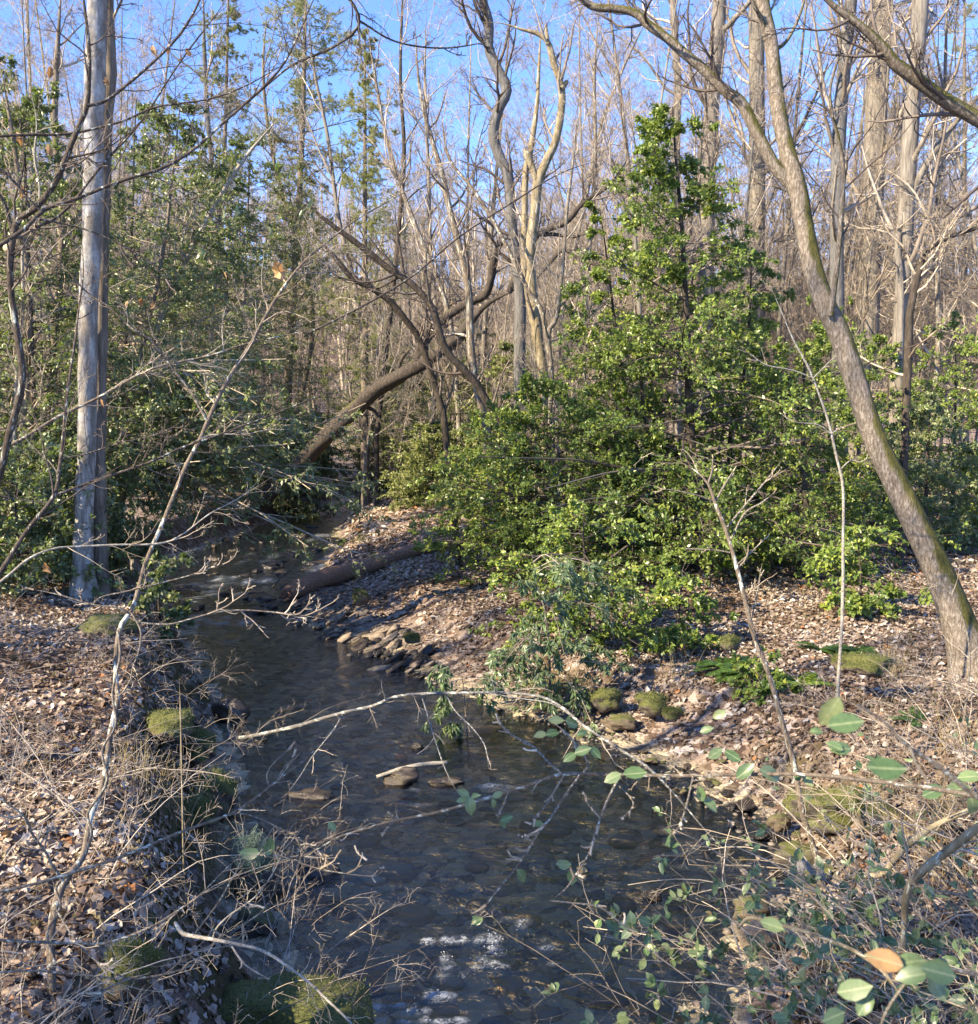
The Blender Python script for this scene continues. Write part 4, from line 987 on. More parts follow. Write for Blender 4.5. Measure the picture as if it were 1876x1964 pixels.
for i, (pl, d, mm, lab) in enumerate([
    ([(722, 840, 10), (745, 640, 9), (762, 470, 9), (775, 300, 8), (768, 150, 6), (772, 0, 5), (775, -100, 3)], 30, 'dark_bark', 'leaning dark pole tree left of the slanting trunk'),
    ([(830, 820, 9), (838, 640, 8), (826, 480, 7), (822, 330, 7), (815, 180, 5), (818, 0, 4)], 29, 'grey_bark', 'thin straight pole tree rising through the slanting stems'),
    ([(700, 800, 10), (690, 600, 9), (650, 420, 8), (628, 260, 7), (600, 120, 5), (590, 0, 4)], 33, 'grey_bark', 'pole tree bowing toward the evergreen thicket'),
    ([(1120, 780, 9), (1124, 600, 8), (1132, 450, 8), (1142, 300, 7), (1140, 150, 6), (1150, 0, 4)], 24, 'sapling_bark', 'sunlit pole tree between the yellowish stem and the holly'),
    ([(1060, 760, 9), (1085, 560, 8), (1120, 400, 7), (1150, 250, 6), (1200, 120, 5), (1260, 0, 4)], 26, 'grey_bark', 'pole tree fanning away toward the leaning limb'),
    ([(880, 800, 10), (860, 600, 9), (800, 440, 8), (750, 300, 7), (720, 150, 5), (700, 20, 4)], 28.5, 'sapling_bark', 'sapling fanning out to the evergreen side above the bend'),
    ([(1790, 830, 11), (1800, 640, 10), (1795, 460, 10), (1810, 250, 8), (1815, 60, 6), (1820, -60, 4)], 25, 'sapling_bark', 'sunlit pole tree beyond the forked pale grey trunk'),
    ([(1745, 600, 15), (1765, 510, 13), (1782, 478, 11), (1820, 455, 9), (1876, 436, 8), (1960, 410, 5)], 15, 'dark_bark', 'dark branch arching out sideways over the back hollies'),
    ([(470, 900, 12), (440, 640, 11), (420, 430, 10), (400, 250, 9), (392, 100, 8), (390, -60, 6)], 33, 'slate_bark', 'dark pole tree rising inside the evergreen thicket'),
    ([(560, 840, 9), (600, 600, 8), (530, 330, 7), (505, 150, 6), (515, 0, 5)], 38, 'brown_bark', 'winding pole tree against the pine'),
    ([(60, 1000, 16), (100, 700, 15), (120, 420, 14), (105, 250, 13), (110, 100, 11), (120, -60, 9)], 15, 'brown_bark', 'brown trunk in the shade beside the pale tree'),
    ([(20, 960, 12), (55, 700, 11), (50, 500, 10), (30, 300, 9), (0, 120, 8)], 13, 'brown_bark', 'dim stem at the edge behind the evergreen bushes'),
    ([(250, 900, 10), (300, 640, 10), (345, 520, 9), (420, 380, 8), (480, 290, 7), (560, 200, 5)], 16, 'white_sapling', 'pale stem slanting through the evergreen thicket'),
    ]):
    traced_tree('pole_tree', lab, 'tree', [(pl, d, d + .3, None, None, 36)], M[mm], M['far_twig'] if i % 2 else M['twig'], LV(20, 7, 5, 4, .2, .3, .13, .0036), 40 + i, 8, .06, base_ext=(0, 0))

# ------------------------------------------------------------------ evergreens
def evergreen(name, label, cat, trunk, trad, prof, nl, leafm, barkm, twigm, seed, lsize=.05, lw=.5, m=(6, 5), per=9, T=LEAF5, pitch=(.05, .45), sag=-.03, hmin=.08, droop=0.1, group=None, az=None, lr=(.7, 1.1), wig=.12, twig_len=.5, zmin=None, stems=(), leaf_t0=.2, flat=True, tr=.0018):
    rng = np.random.default_rng(2000 + seed)
    trunk = np.asarray(trunk, float)
    pts = smooth_poly(trunk, 24)
    loc = pts[0].copy()
    root = thing(name, label, cat, tuple(loc), group)
    rad = np.linspace(trad, trad * .12, 24) * (1 + .4 * np.exp(-np.arange(24) / 1.5))
    g = Geo(); g.tubes(pts, rad, k=9, bump=.06, seed=seed)
    for s_ in stems:
        ps = smooth_poly(np.asarray(s_, float), 20); g.tubes(ps, np.linspace(trad * .8, trad * .1, 20), k=8, bump=.06, seed=seed + 1)
    g.build('trunk', barkm, root, loc)
    hs = np.array([p[0] for p in prof]); rs = np.array([p[1] for p in prof])
    t = hmin + (1 - hmin) * ((np.arange(nl) + rng.random(nl)) / nl) ** 1.6
    R = np.interp(t, hs, rs) * rng.uniform(*lr, nl)
    a = rng.uniform(0, 2 * pi, nl) if az is None else rng.normal(az[0], az[1], nl)
    f = t * 23; i = np.minimum(f.astype(int), 22); f = (f - i)[:, None]
    p0 = pts[i] * (1 - f) + pts[i + 1] * f
    pit = rng.uniform(*pitch, nl)
    d = np.stack([np.cos(a) * np.cos(pit), np.sin(a) * np.cos(pit), np.sin(pit)], 1)
    n = 9; L = np.empty((nl, n, 3)); L[:, 0] = p0
    for k in range(1, n):
        d = nrmz(d + np.array([0, 0, sag]) + rng.normal(size=(nl, 3)) * wig * .6); L[:, k] = L[:, k - 1] + d * (R / (n - 1))[:, None]
    if zmin is not None: L[:, :, 2] = np.maximum(L[:, :, 2], zmin)
    lr_ = np.clip(R * .008, tr * 2, trad * .5)[:, None] * np.linspace(1, .25, n)
    g = Geo(); g.tubes(L, lr_, k=5, rnd=rng.random(nl))
    b = (L, lr_)
    ml = float(np.mean(R))
    b = spawn(*b, m[0], .15, 1, .75, twig_len, 6, rng, up=sag, wig=wig, rmin=tr * 1.3, up_plane=flat); g.tubes(*b, k=3, rnd=rng.random(len(b[0])))
    b1 = b
    b = spawn(*b, m[1], .1, 1, .7, .5, 5, rng, up=sag, wig=wig * 1.2, rmin=tr, up_plane=flat); g.tubes(*b, k=3, rnd=rng.random(len(b[0])))
    g.build('branches', twigm, root, loc)
    g = Geo()
    for bb, pr in ((b, per), (b1, max(1, per // 3))):
        lp, ld = leaf_points(bb[0], rng, pr, leaf_t0)
        N = len(lp)
        dd = nrmz(ld * .5 + rng.normal(size=(N, 3)) * .55 + np.array([0, 0, -droop]))
        nn = nrmz(np.array([SUN[0] * .8, SUN[1] * .8, 1.0]) + rng.normal(size=(N, 3)) * .5)
        LL = lsize * rng.uniform(.6, 1.2, N)
        base = np.repeat(rng.random(len(bb[0])), pr)
        g.leaves(lp, dd, nn, LL, LL * lw, T, rng, curl=.15, rnd=np.clip(.55 * rng.random(N) + .45 * base, 0, 1))
    g.build('foliage', leafm, root, loc)
    return root
def ground_pt(X, d):     # a point of the forest floor under column X at depth d
    r = ray(X, 900); x = r[0] * d / r[1]
    return on_ground(x, d, -.08)
def col(X, Y0, d):       # straight-up column helper: world point at pixel and depth
    return P(X, Y0, d)
HB, HT = M['dark_bark'], M['dark_twig']
# the tall holly on the far bank
gh = G(1345, 1095); dH = gh[1]
evergreen('holly_tree', 'tall wide glossy green holly filling the middle of the far bank', 'tree',
    [gh - [0, 0, .1], P(1335, 980, dH), P(1325, 840, dH), P(1318, 640, dH), P(1308, 440, dH - .1), P(1296, 300, dH), P(1290, 205, dH)], .10,
    [(0, 2.3), (.08, 2.9), (.2, 3.3), (.32, 3.0), (.45, 2.3), (.6, 1.8), (.75, 1.25), (.88, .8), (1, .5)], 170, M['holly'], HB, HT, 1, .068, .55, (8, 6), 9, pitch=(-.3, .45), hmin=.07, stems=[[gh + [-.9, .3, -.1], P(1250, 960, dH + .3), P(1235, 800, dH + .2), P(1225, 640, dH)]], lr=(.35, 1.2), leaf_t0=.35)
evergreen('holly_tree', 'second holly stem leaning left of the tall holly with loose sprays', 'tree',
    [gh + [-.9, .5, -.1], P(1225, 900, dH + .5), P(1190, 700, dH + .6), P(1165, 500, dH + .6), P(1150, 400, dH + .6)], .06,
    [(0, 1.2), (.3, 1.5), (.6, 1.2), (.85, .8), (1, .4)], 60, M['holly'], HB, HT, 50, .068, .55, (7, 5), 8, pitch=(-.2, .5), hmin=.25, lr=(.35, 1.2), leaf_t0=.35)
evergreen('holly_tree', 'loose holly crown leaning toward the leaning tree behind the tall holly', 'tree',
    [gh + [.8, .9, -.1], P(1400, 850, dH + 1), P(1430, 700, dH + 1), P(1440, 560, dH + 1), P(1440, 480, dH + 1)], .06,
    [(0, 1.3), (.3, 1.5), (.6, 1.2), (.85, .8), (1, .4)], 60, M['holly'], HB, HT, 51, .068, .55, (7, 5), 8, pitch=(-.2, .5), hmin=.2, lr=(.35, 1.2), leaf_t0=.35)
evergreen('holly_bush', 'broad holly bush spreading toward the creek below the tall holly', 'bush',
    [ground_pt(1070, dH + .4), P(1062, 980, dH + .3), P(1050, 860, dH + .2), P(1050, 740, dH)], .06,
    [(0, 1.5), (.15, 2.1), (.4, 2.1), (.7, 1.6), (1, .7)], 120, M['holly'], HB, HT, 2, .064, .55, (7, 6), 9, pitch=(-.1, .4), hmin=.1)
evergreen('holly_bush', 'holly bush at the far side of the tall holly behind the white sapling', 'bush',
    [ground_pt(1540, 14.5), P(1545, 980, 14.5), P(1540, 840, 14.4), P(1545, 620, 14.3)], .06,
    [(0, 1.0), (.2, 1.4), (.5, 1.3), (.8, .9), (1, .4)], 70, M['holly'], HB, HT, 3, .062, .5, (7, 6), 8, pitch=(-.1, .4), hmin=.1)
evergreen('holly_bush', 'low sparse holly seedlings on the leaf floor in front of the tall holly', 'bush',
    [ground_pt(1300, 10.6), P(1305, 1150, 10.6), P(1310, 1090, 10.6)], .02,
    [(0, .4), (.5, .6), (1, .4)], 26, M['holly'], HB, HT, 4, .065, .6, (5, 4), 5, pitch=(-.1, .4), hmin=.15)
evergreen('holly_bush', 'small leafy holly sprout under the bend of the white sapling', 'bush',
    [ground_pt(1660, 11.5), P(1650, 1080, 11.5), P(1640, 1010, 11.5)], .02,
    [(0, .4), (.5, .7), (1, .4)], 24, M['holly'], HB, HT, 5, .075, .6, (5, 4), 6, pitch=(-.1, .3), hmin=.15)
# drooping lance leaved shrub over the gravel
evergreen('drooping_shrub', 'drooping lance leaved shrub hanging over the bank above the gravel', 'bush',
    [ground_pt(1060, 9.8), P(1050, 1200, 9.7), P(1030, 1120, 9.6), P(1020, 1060, 9.5)], .018,
    [(0, .8), (.5, 1.15), (1, .9)], 34, M['lance_leaf'], M['sapling_bark'], M['twig'], 6, .08, .32, (5, 4), 6, T=LANCE, pitch=(.0, 1.0), sag=-.13, hmin=.05, droop=.45, az=(-1.9, 1.4), lr=(.4, 1.1))
evergreen('holly_bush', 'light holly sprays hanging low over the drooping lance leaved shrub', 'bush',
    [ground_pt(1130, 11.2), P(1130, 1150, 11.2), P(1120, 1050, 11.1), P(1120, 960, 11)], .03,
    [(0, .9), (.4, 1.25), (1, .9)], 40, M['holly'], HB, HT, 52, .064, .55, (7, 5), 7, pitch=(-.25, .3), hmin=.15, lr=(.4, 1.15))
evergreen('drooping_shrub', 'low lance leaved sprig leaning out over the shallow water', 'bush',
    [ground_pt(900, 9.1), P(885, 1290, 9.0), P(860, 1265, 8.9)], .010,
    [(0, .4), (1, .45)], 14, M['lance_leaf'], M['sapling_bark'], M['twig'], 7, .08, .30, (4, 4), 6, T=LANCE, pitch=(.1, .7), sag=-.2, hmin=.1, droop=.7, az=(-2.3, 1.0))
# evergreens of the other bank
evergreen('rhododendron', 'dense evergreen thicket behind the pale tree with dark shadowed leaves', 'bush',
    [ground_pt(60, 13.5), P(65, 900, 13.6), P(60, 650, 13.8), P(50, 380, 14), P(45, 180, 14)], .07,
    [(0, 1.3), (.2, 1.8), (.5, 1.7), (.8, 1.3), (1, .6)], 170, M['laurel'], HB, HT, 8, .075, .42, (7, 5), 8, pitch=(-.1, .5), hmin=.1)
evergreen('holly_tree', 'loose silvery green evergreen tree filling the bank left of the creek', 'tree',
    [ground_pt(205, 16.2), P(225, 900, 16.1), P(265, 700, 16), P(310, 500, 16), P(335, 300, 16), P(345, 200, 16)], .08,
    [(0, 1.2), (.25, 1.7), (.4, 2.2), (.65, 1.7), (.85, 1.1), (1, .4)], 150, M['laurel'], M['grey_bark'], M['pale_twig'], 9, .068, .5, (7, 6), 6, pitch=(-.1, .4), hmin=.24)
evergreen('holly_tree', 'airy evergreen tree with small leaves below the pine', 'tree',
    [ground_pt(450, 33), P(455, 860, 33), P(465, 640, 33), P(475, 420, 33), P(480, 260, 33)], .12,
    [(0, 2.6), (.3, 3.2), (.6, 2.8), (.85, 1.7), (1, .6)], 190, M['laurel'], M['grey_bark'], M['twig'], 10, .09, .45, (7, 6), 6, pitch=(-.15, .4), hmin=.08)
evergreen('rhododendron', 'leafy evergreen boughs reaching out over the dark bend of the creek', 'bush',
    [ground_pt(215, 15.2), P(240, 930, 15.2), P(270, 800, 15.1), P(300, 700, 15)], .06,
    [(0, 2.4), (.4, 3.7), (1, 2.4)], 58, M['laurel'], M['grey_bark'], M['pale_twig'], 11, .085, .45, (9, 5), 6, pitch=(-.05, .35), sag=-.045, hmin=.38, az=(-.1, .6), lr=(.5, 1.15), twig_len=.3)
evergreen('rhododendron', 'rhododendron with long hanging dark leaves under the slanting trunk', 'bush',
    [ground_pt(520, 34), P(535, 930, 34), P(555, 860, 34), P(570, 790, 34)], .08,
    [(0, 1.6), (.5, 2.2), (1, 1.6)], 90, M['laurel'], HB, HT, 12, .18, .22, (7, 5), 7, T=LANCE, pitch=(.0, .8), sag=-.08, hmin=.15, droop=1.1)
evergreen('evergreen_bush', 'low evergreen shrub around the foot of the pale tree', 'bush',
    [ground_pt(120, 12.8), P(115, 1070, 12.8), P(120, 1000, 12.8), P(125, 940, 12.7)], .03,
    [(0, .8), (.5, 1.05), (1, .7)], 40, M['laurel'], HB, HT, 13, .075, .55, (6, 5), 7, pitch=(-.1, .5), hmin=.1)
evergreen('evergreen_bush', 'low evergreen shrub at the picture edge under the hanging grey branch', 'bush',
    [ground_pt(30, 11.6), P(35, 1060, 11.6), P(30, 960, 11.6), P(40, 860, 11.6)], .03,
    [(0, .9), (.5, 1.2), (1, .8)], 56, M['laurel'], HB, HT, 14, .08, .5, (6, 5), 7, pitch=(-.1, .5), hmin=.1)
evergreen('evergreen_bush', 'leafy sprig on the bank edge beside the white riffle', 'bush',
    [ground_pt(300, 11.3), P(305, 1130, 11.3), P(330, 1090, 11.2), P(350, 1060, 11.1)], .02,
    [(0, .3), (.5, .42), (1, .3)], 14, M['laurel'], HB, HT, 15, .08, .55, (5, 5), 6, pitch=(-.1, .5), hmin=.1, az=(-.3, 1.4))
evergreen('evergreen_bush', 'sunlit evergreen bush below the pale stem inside the thicket', 'bush',
    [ground_pt(215, 13.6), P(215, 1000, 13.6), P(225, 900, 13.6), P(240, 800, 13.6)], .04,
    [(0, .6), (.5, 1.1), (1, .9)], 50, M['laurel'], HB, M['pale_twig'], 16, .07, .5, (6, 6), 6, pitch=(-.1, .5), hmin=.1)
evergreen('holly_tree', 'slim evergreen tree close to the twisted sapling top', 'tree',
    [ground_pt(370, 28), P(385, 860, 28), P(405, 640, 28), P(425, 420, 28), P(440, 330, 28)], .09,
    [(0, 1.9), (.3, 2.5), (.6, 2.2), (.85, 1.3), (1, .4)], 150, M['laurel'], M['grey_bark'], M['pale_twig'], 17, .085, .5, (7, 6), 7, pitch=(-.15, .4), hmin=.08)
evergreen('holly_tree', 'tall dark evergreen reaching up beside the pale tree top', 'tree',
    [ground_pt(225, 20), P(232, 800, 20), P(250, 500, 20), P(258, 260, 20), P(262, 190, 20)], .08,
    [(0, 1.2), (.3, 1.7), (.6, 1.6), (.85, 1.1), (1, .4)], 110, M['laurel'], HB, HT, 18, .075, .45, (7, 6), 6, pitch=(-.15, .4), hmin=.2)
evergreen('holly_tree', 'tall evergreen at the edge behind the dark cut sapling', 'tree',
    [ground_pt(-60, 16), P(-50, 700, 16), P(-40, 350, 16), P(-30, 90, 16)], .08,
    [(0, 1.3), (.3, 1.7), (.6, 1.6), (.85, 1.1), (1, .4)], 100, M['laurel'], HB, HT, 19, .075, .45, (7, 6), 6, pitch=(-.15, .4), hmin=.1)
# hollies in the sun behind the leaning tree
for i, (X, Yt, d, R_, lab, mm) in enumerate([
    (1700, 640, 19.5, 1.3, 'holly bush at the feet of the grey trunks', 'holly'), (1830, 600, 21, 1.7, 'sunlit holly bush behind the leaning tree trunk', 'holly'),
    (1590, 560, 21, 1.4, 'holly bush between the tall holly and the grey trunks', 'holly'), (1780, 760, 16.5, 1.1, 'loose yellow green bush close behind the leaning trunk', 'laurel'),
    (1910, 640, 17, 1.2, 'dark holly bush at the edge beyond the overhanging limb', 'holly'), (1420, 540, 20, 1.3, 'shaded holly bush behind the tall holly', 'holly'),
    (1180, 600, 22, 1.2, 'yellow green bush in the sun behind the V shaped sapling', 'laurel'), (1085, 590, 23, 1.0, 'bright bush between the crooked stem and the holly', 'dull_leaf')]):
    evergreen('holly_bush', lab, 'bush', [ground_pt(X, d), P(X, 850, d), P(X + 4, (850 + Yt) / 2, d), P(X, Yt, d)], .05, [(0, R_ * .7), (.3, R_), (.7, R_ * .8), (1, .3)], 64, M[mm], HB, HT, 20 + i, .07, .5, (7, 5), 6, pitch=(-.1, .4), hmin=.08)
# dull evergreen understory round the far bend
for i, (X, Yt, d, R_, lab, mm) in enumerate([
    (985, 660, 27, 2.1, 'sunlit olive bush at the far end of the creek behind the holly edge', 'dull_leaf'), (870, 690, 31, 2.4, 'tall olive bush closing the far bend of the creek', 'dull_leaf'),
    (770, 690, 35, 2.6, 'olive bush beyond the bright far water', 'dull_leaf'), (735, 700, 38, 2.6, 'green bush on the outer bank of the far bend', 'laurel'),
    (935, 800, 23, 1.3, 'low bush on the leafy point behind the log', 'dull_leaf'), (560, 850, 33, 1.5, 'bush overhanging the still far water', 'laurel'), (830, 810, 27, 1.4, 'low olive bush at the water of the far bend', 'dull_leaf'),
    (1040, 640, 30, 2.2, 'olive bush in the gap between the crooked stem and the V shaped sapling', 'dull_leaf'), (720, 600, 62, 3.4, 'far olive evergreen behind the slanting trunks', 'dull_leaf'), (900, 600, 45, 3.0, 'far olive evergreen behind the arching pale stem', 'dull_leaf')]):
    evergreen('understory_bush', lab, 'bush', [ground_pt(X, d), P(X, 870, d), P(X + 4, (870 + Yt) / 2, d), P(X, Yt, d)], .04, [(0, R_ * .9), (.3, R_), (.7, R_ * .8), (1, .4)], 80, M[mm], HB, M['twig'], 30 + i, .11, .42, (7, 5), 5, pitch=(-.1, .5), hmin=.05)

# pines and hemlocks
def pine(name, label, trunk, trad, prof, nl, seed, nlen=.09, per=30, hmin=.25, leafm='needle', tuft=True):
    rng = np.random.default_rng(3000 + seed)
    pts = smooth_poly(np.asarray(trunk, float), 24); loc = pts[0].copy()
    root = thing(name, label, 'tree', tuple(loc))
    rad = np.linspace(trad, trad * .15, 24)
    g = Geo(); g.tubes(pts, rad, k=9, bump=.06, seed=seed); g.build('trunk', M['brown_bark'], root, loc)
    t = hmin + (1 - hmin) * (np.arange(nl) + rng.random(nl)) / nl
    R = np.interp(t, [p[0] for p in prof], [p[1] for p in prof]) * rng.uniform(.25, 1.2, nl)
    a = rng.uniform(0, 2 * pi, nl); f = t * 23; i = np.minimum(f.astype(int), 22); f = (f - i)[:, None]
    d = np.stack([np.cos(a), np.sin(a), rng.uniform(.05, .5, nl)], 1); d = nrmz(d)
    n = 8; L = np.empty((nl, n, 3)); L[:, 0] = pts[i] * (1 - f) + pts[i + 1] * f
    for k in range(1, n): d = nrmz(d + [0, 0, -.03] + rng.normal(size=(nl, 3)) * .2); L[:, k] = L[:, k - 1] + d * (R / (n - 1))[:, None]
    lr_ = np.clip(R * .01, .008, .05)[:, None] * np.linspace(1, .3, n)
    g = Geo(); g.tubes(L, lr_, k=4, rnd=rng.random(nl))
    b = spawn(L, lr_, 9, .1, 1, .8, .45, 5, rng, up=.0, wig=.14, rmin=.005, up_plane=False); g.tubes(*b, k=3, rnd=rng.random(len(b[0])))
    b1 = b
    b = spawn(*b, 5, .1, 1, .7, .55, 4, rng, up=.03, wig=.1, rmin=.004, up_plane=True); g.tubes(*b, k=3, rnd=rng.random(len(b[0])))
    g.build('branches', M['twig'], root, loc)
    lp, ld = leaf_points(b[0], rng, per, .0); lp2, ld2 = leaf_points(b1[0], rng, per // 3, .1); lp = np.concatenate([lp, lp2]); ld = np.concatenate([ld, ld2]); N = len(lp)
    dd = nrmz(ld * .8 + rng.normal(size=(N, 3)) * .55); nn = rng.normal(size=(N, 3))
    g = Geo(); g.leaves(lp, dd, nn, nlen * rng.uniform(.7, 1.2, N), .010, NEEDLE, rng)
    g.build('foliage', M[leafm], root, loc)
    return root
def up_trunk(X, Yt, d, dx=0): return [ground_pt(X, d), P(X + dx * .4, 600, d), P(X + dx * .8, 250, d), P(X + dx, Yt, d)]
pine('pine_tree', 'feathery light green pine standing tall behind the evergreen thicket', up_trunk(540, -250, 37, 50), .2, [(0, 2.6), (.3, 3.0), (.6, 2.7), (.8, 1.9), (1, .4)], 190, 1)
pine('pine_tree', 'yellowish pine at the upper edge behind the pale tree', up_trunk(400, -150, 34, 40), .15, [(0, 1.8), (.4, 2.0), (.7, 1.6), (1, .3)], 110, 2)
pine('pine_tree', 'dull hemlock crown filling the space between the pine and the bare stems', up_trunk(700, 60, 33), .18, [(0, 2.6), (.4, 2.4), (.8, 1.4), (1, .3)], 130, 3, hmin=.15)
pine('pine_tree', 'thin crowned pine far behind the forked grey trunk', up_trunk(1850, -150, 46), .2, [(0, 2), (.6, 2.4), (.9, 2.0), (1, .5)], 44, 4, hmin=.55, nlen=.14, per=20)
pine('pine_tree', 'distant sparse pine between the grey trunks', up_trunk(1720, 150, 50), .18, [(0, 2), (.6, 2.4), (.9, 1.8), (1, .5)], 40, 5, hmin=.5, nlen=.14, per=18)

# ------------------------------------------------------------------ fallen logs and sticks
def log(name, label, pl, d0, d1, mat, seed, cat='log', bumps=.06, k=16, endwood=None, n=40, extra=None):
    p, r = trace(pl, d0, d1, None, None, n)
    loc = p.mean(0); loc[2] -= .1
    root = thing(name, label, cat, tuple(loc))
    g = Geo(); g.tubes(p, r, k=k, bump=bumps, cap=True, seed=seed); g.build('trunk', mat, root, loc)
    return root, p, r, loc
LOGPX = [(551, 1138, 28.8), (572, 1128, 35.2), (614, 1112, 35.2), (660, 1098, 33.6), (708, 1084, 30.4), (782, 1058, 26.4), (849, 1043, 24.0), (933, 1018, 21.6), (1017, 1010, 17.6), (1075, 1000, 12.8)]
LOGD = np.maximum.accumulate([min(G(x, y + w * .5)[1], wpt(x, y + w * .5)[1]) for x, y, w in LOGPX])
LOGD = np.interp(np.arange(10), [0, 1.5, 3, 4.5, 6, 7.5, 9], np.interp([0, 1.5, 3, 4.5, 6, 7.5, 9], np.arange(10), LOGD))
root, p, r, loc = log('fallen_log', 'reddish brown fallen log reaching from the leafy bank over the stones', [(*q, dd) for q, dd in zip(LOGPX, LOGD)], 0, 0, M['log_bark'], 61, bumps=.16)
g = Geo()      # splintered end
rg = np.random.default_rng(9); e = p[0]; ax = nrmz(p[0] - p[3])
for q in range(14):
    a = rg.uniform(0, 2 * pi); rr_ = r[0] * rg.uniform(.1, .85); side = nrmz(np.cross(ax, [0, 0, 1])); upv = np.cross(side, ax)
    st = e + (np.cos(a) * side + np.sin(a) * upv) * rr_ - ax * .05; ln = rg.uniform(.05, .14)
    g.tubes(np.array([st, st + ax * (.05 + ln * .5), st + ax * (.05 + ln)]), np.array([.03, .02, .004]) * rg.uniform(.6, 1.2), k=5)
g.build('broken_end', M['log_bark'], root, loc)
log('fallen_log', 'dark mossy log lying flat on the shaded leaf floor', [(1335, 1062, 18), (1400, 1070, 24), (1460, 1074, 24), (1530, 1066, 22), (1575, 1048, 14)], G(1400, 1082)[1], G(1560, 1060)[1], M['mossy_log'], 62)
log('fallen_log', 'mossy log emerging from behind the leaning trunk', [(1775, 1046, 22), (1830, 1030, 26), (1880, 1018, 28), (2000, 990, 30)], G(1800, 1060)[1], G(1876, 1040)[1], M['mossy_log'], 63)
log('fallen_branch', 'short pale stick on the leaf floor behind the leafless stem', [(1418, 1072, 8), (1448, 1058, 9), (1472, 1046, 7)], G(1440, 1070)[1], G(1440, 1070)[1] + .3, M['sapling_bark'], 64, 'stick', n=10, k=8)
root, p, r, loc = log('lichen_stick', 'stick crusted with pale lichen lying across the black midstream stone', [(722, 1490, 7), (760, 1478, 9), (800, 1468, 9), (858, 1462, 7)], wpt(722, 1500)[1], wpt(850, 1480)[1] - .1, M['white_sapling'], 65, 'stick', n=16, k=8, bumps=.3)
for X0, Y0, X1, Y1, la in [(540, 1150, 500, 1172, 'thin twig leaning off the stones by the log end'), (560, 1090, 520, 1130, 'thin twig standing in the riffle beside the log'), (700, 1010, 650, 1050, 'bare twig hanging over the bright water strip')]:
    log('thin_stick', la, [(X0, Y0, 3), ((X0 + X1) / 2 - 3, (Y0 + Y1) / 2, 3), (X1, Y1, 4)], wpt(X1, Y1)[1], wpt(X1, Y1)[1] + .3, M['sapling_bark'], 66, 'stick', n=8, k=5)

# ------------------------------------------------------------------ ferns, tufts
def fern(X, Y, label, seed, size=.45, nf=9, bright=.5):
    rng = np.random.default_rng(4000 + seed); base = G(X, Y)
    root = thing('fern', label, 'fern', tuple(base))
    for q in range(nf):
        a = rng.uniform(0, 2 * pi); L = size * rng.uniform(.7, 1.15); n = 14; t = np.linspace(0, 1, n)
        el = rng.uniform(.5, .9)
        pts = base + np.stack([np.cos(a) * L * t * np.cos(el * (1 - t * .6)), np.sin(a) * L * t * np.cos(el * (1 - t * .6)), L * (np.sin(el) * t - .55 * t ** 2) + .01], 1)
        g = Geo(); g.tubes(pts, np.linspace(.002, .0008, n), k=3, rnd=[.6])
        tan = nrmz(np.gradient(pts, axis=0)); side = nrmz(np.cross(tan, [0, 0, 1]))
        w = .24 * L * np.sin(np.clip(t * .92 + .1, 0, 1) * pi) ** .8
        ii = np.repeat(np.arange(1, n * 2 - 2), 2); sg = np.tile([1, -1], n * 2 - 3)
        tt = ii / (n * 2 - 1); jf = tt * (n - 1); j = np.minimum(jf.astype(int), n - 2); fr = (jf - j)[:, None]
        pp = pts[j] * (1 - fr) + pts[j + 1] * fr; ww = np.interp(tt, t, w)
        dd = side[j] * sg[:, None] + tan[j] * .35 + [0, 0, -.15]
        g.leaves(pp, dd, np.tile([0, 0, 1.0], (len(pp), 1)) + rng.normal(0, .2, (len(pp), 3)), ww, .028 * L / .4, LEAF5, rng, rnd=np.clip(rng.normal(bright, .15, len(pp)), 0, 1))
        g.build('frond', M['fern'], root, base)
fern(1385, 1285, 'dark green fern on the bank in front of the leafless stem', 1, .5, 10, .35)
fern(1425, 1300, 'green fern right of the dark green one at the stem foot', 2, .42, 8, .55)
fern(1530, 1318, 'bright yellow green fern catching the sun', 3, .42, 10, .95)
fern(1575, 1250, 'low dark fern behind the moss mound', 4, .4, 8, .25)
fern(1640, 1255, 'low fern over the moss mound beside the white sapling', 5, .3, 7, .4)
fern(1760, 1390, 'small fern alone on the leafy bank below the leaning tree', 6, .25, 7, .35)
fern(280, 1415, 'tiny green fern sprig on the steep leafy bank', 7, .14, 5, .6)
evergreen('seedling', 'cluster of broad leaved green seedlings between the ferns', 'plant', [G(1460, 1330), G(1460, 1330) + [0, 0, .18]], .006, [(0, .3), (1, .35)], 14, M['holly'], HT, HT, 60, .06, .7, (4, 3), 4, pitch=(.0, .8), hmin=.1)
def tuft(name, label, X, Y, n, h, mat, seed, spread=.1, bend=.5):
    rng = np.random.default_rng(5000 + seed); b = G(X, Y)
    a = rng.uniform(0, 2 * pi, n); q = 6; t = np.linspace(0, 1, q)
    L = h * rng.uniform(.5, 1.1, n); bd = rng.uniform(.1, bend, n)
    p0 = b + np.stack([rng.normal(0, spread, n), rng.normal(0, spread, n), np.zeros(n)], 1)
    p0[:, 2] = terrain(p0[:, 0], p0[:, 1]) - .01
    off = np.stack([np.cos(a)[:, None] * (L * bd)[:, None] * t ** 1.7, np.sin(a)[:, None] * (L * bd)[:, None] * t ** 1.7, L[:, None] * (t - .35 * bd[:, None] * t ** 2)], -1)
    g = Geo(); g.tubes(p0[:, None] + off, np.linspace(.0022, .0006, q)[None] * np.ones((n, 1)), k=3, rnd=rng.random(n))
    o = g.build(name, mat, None, b); tag(o, label, 'grass tuft'); return o
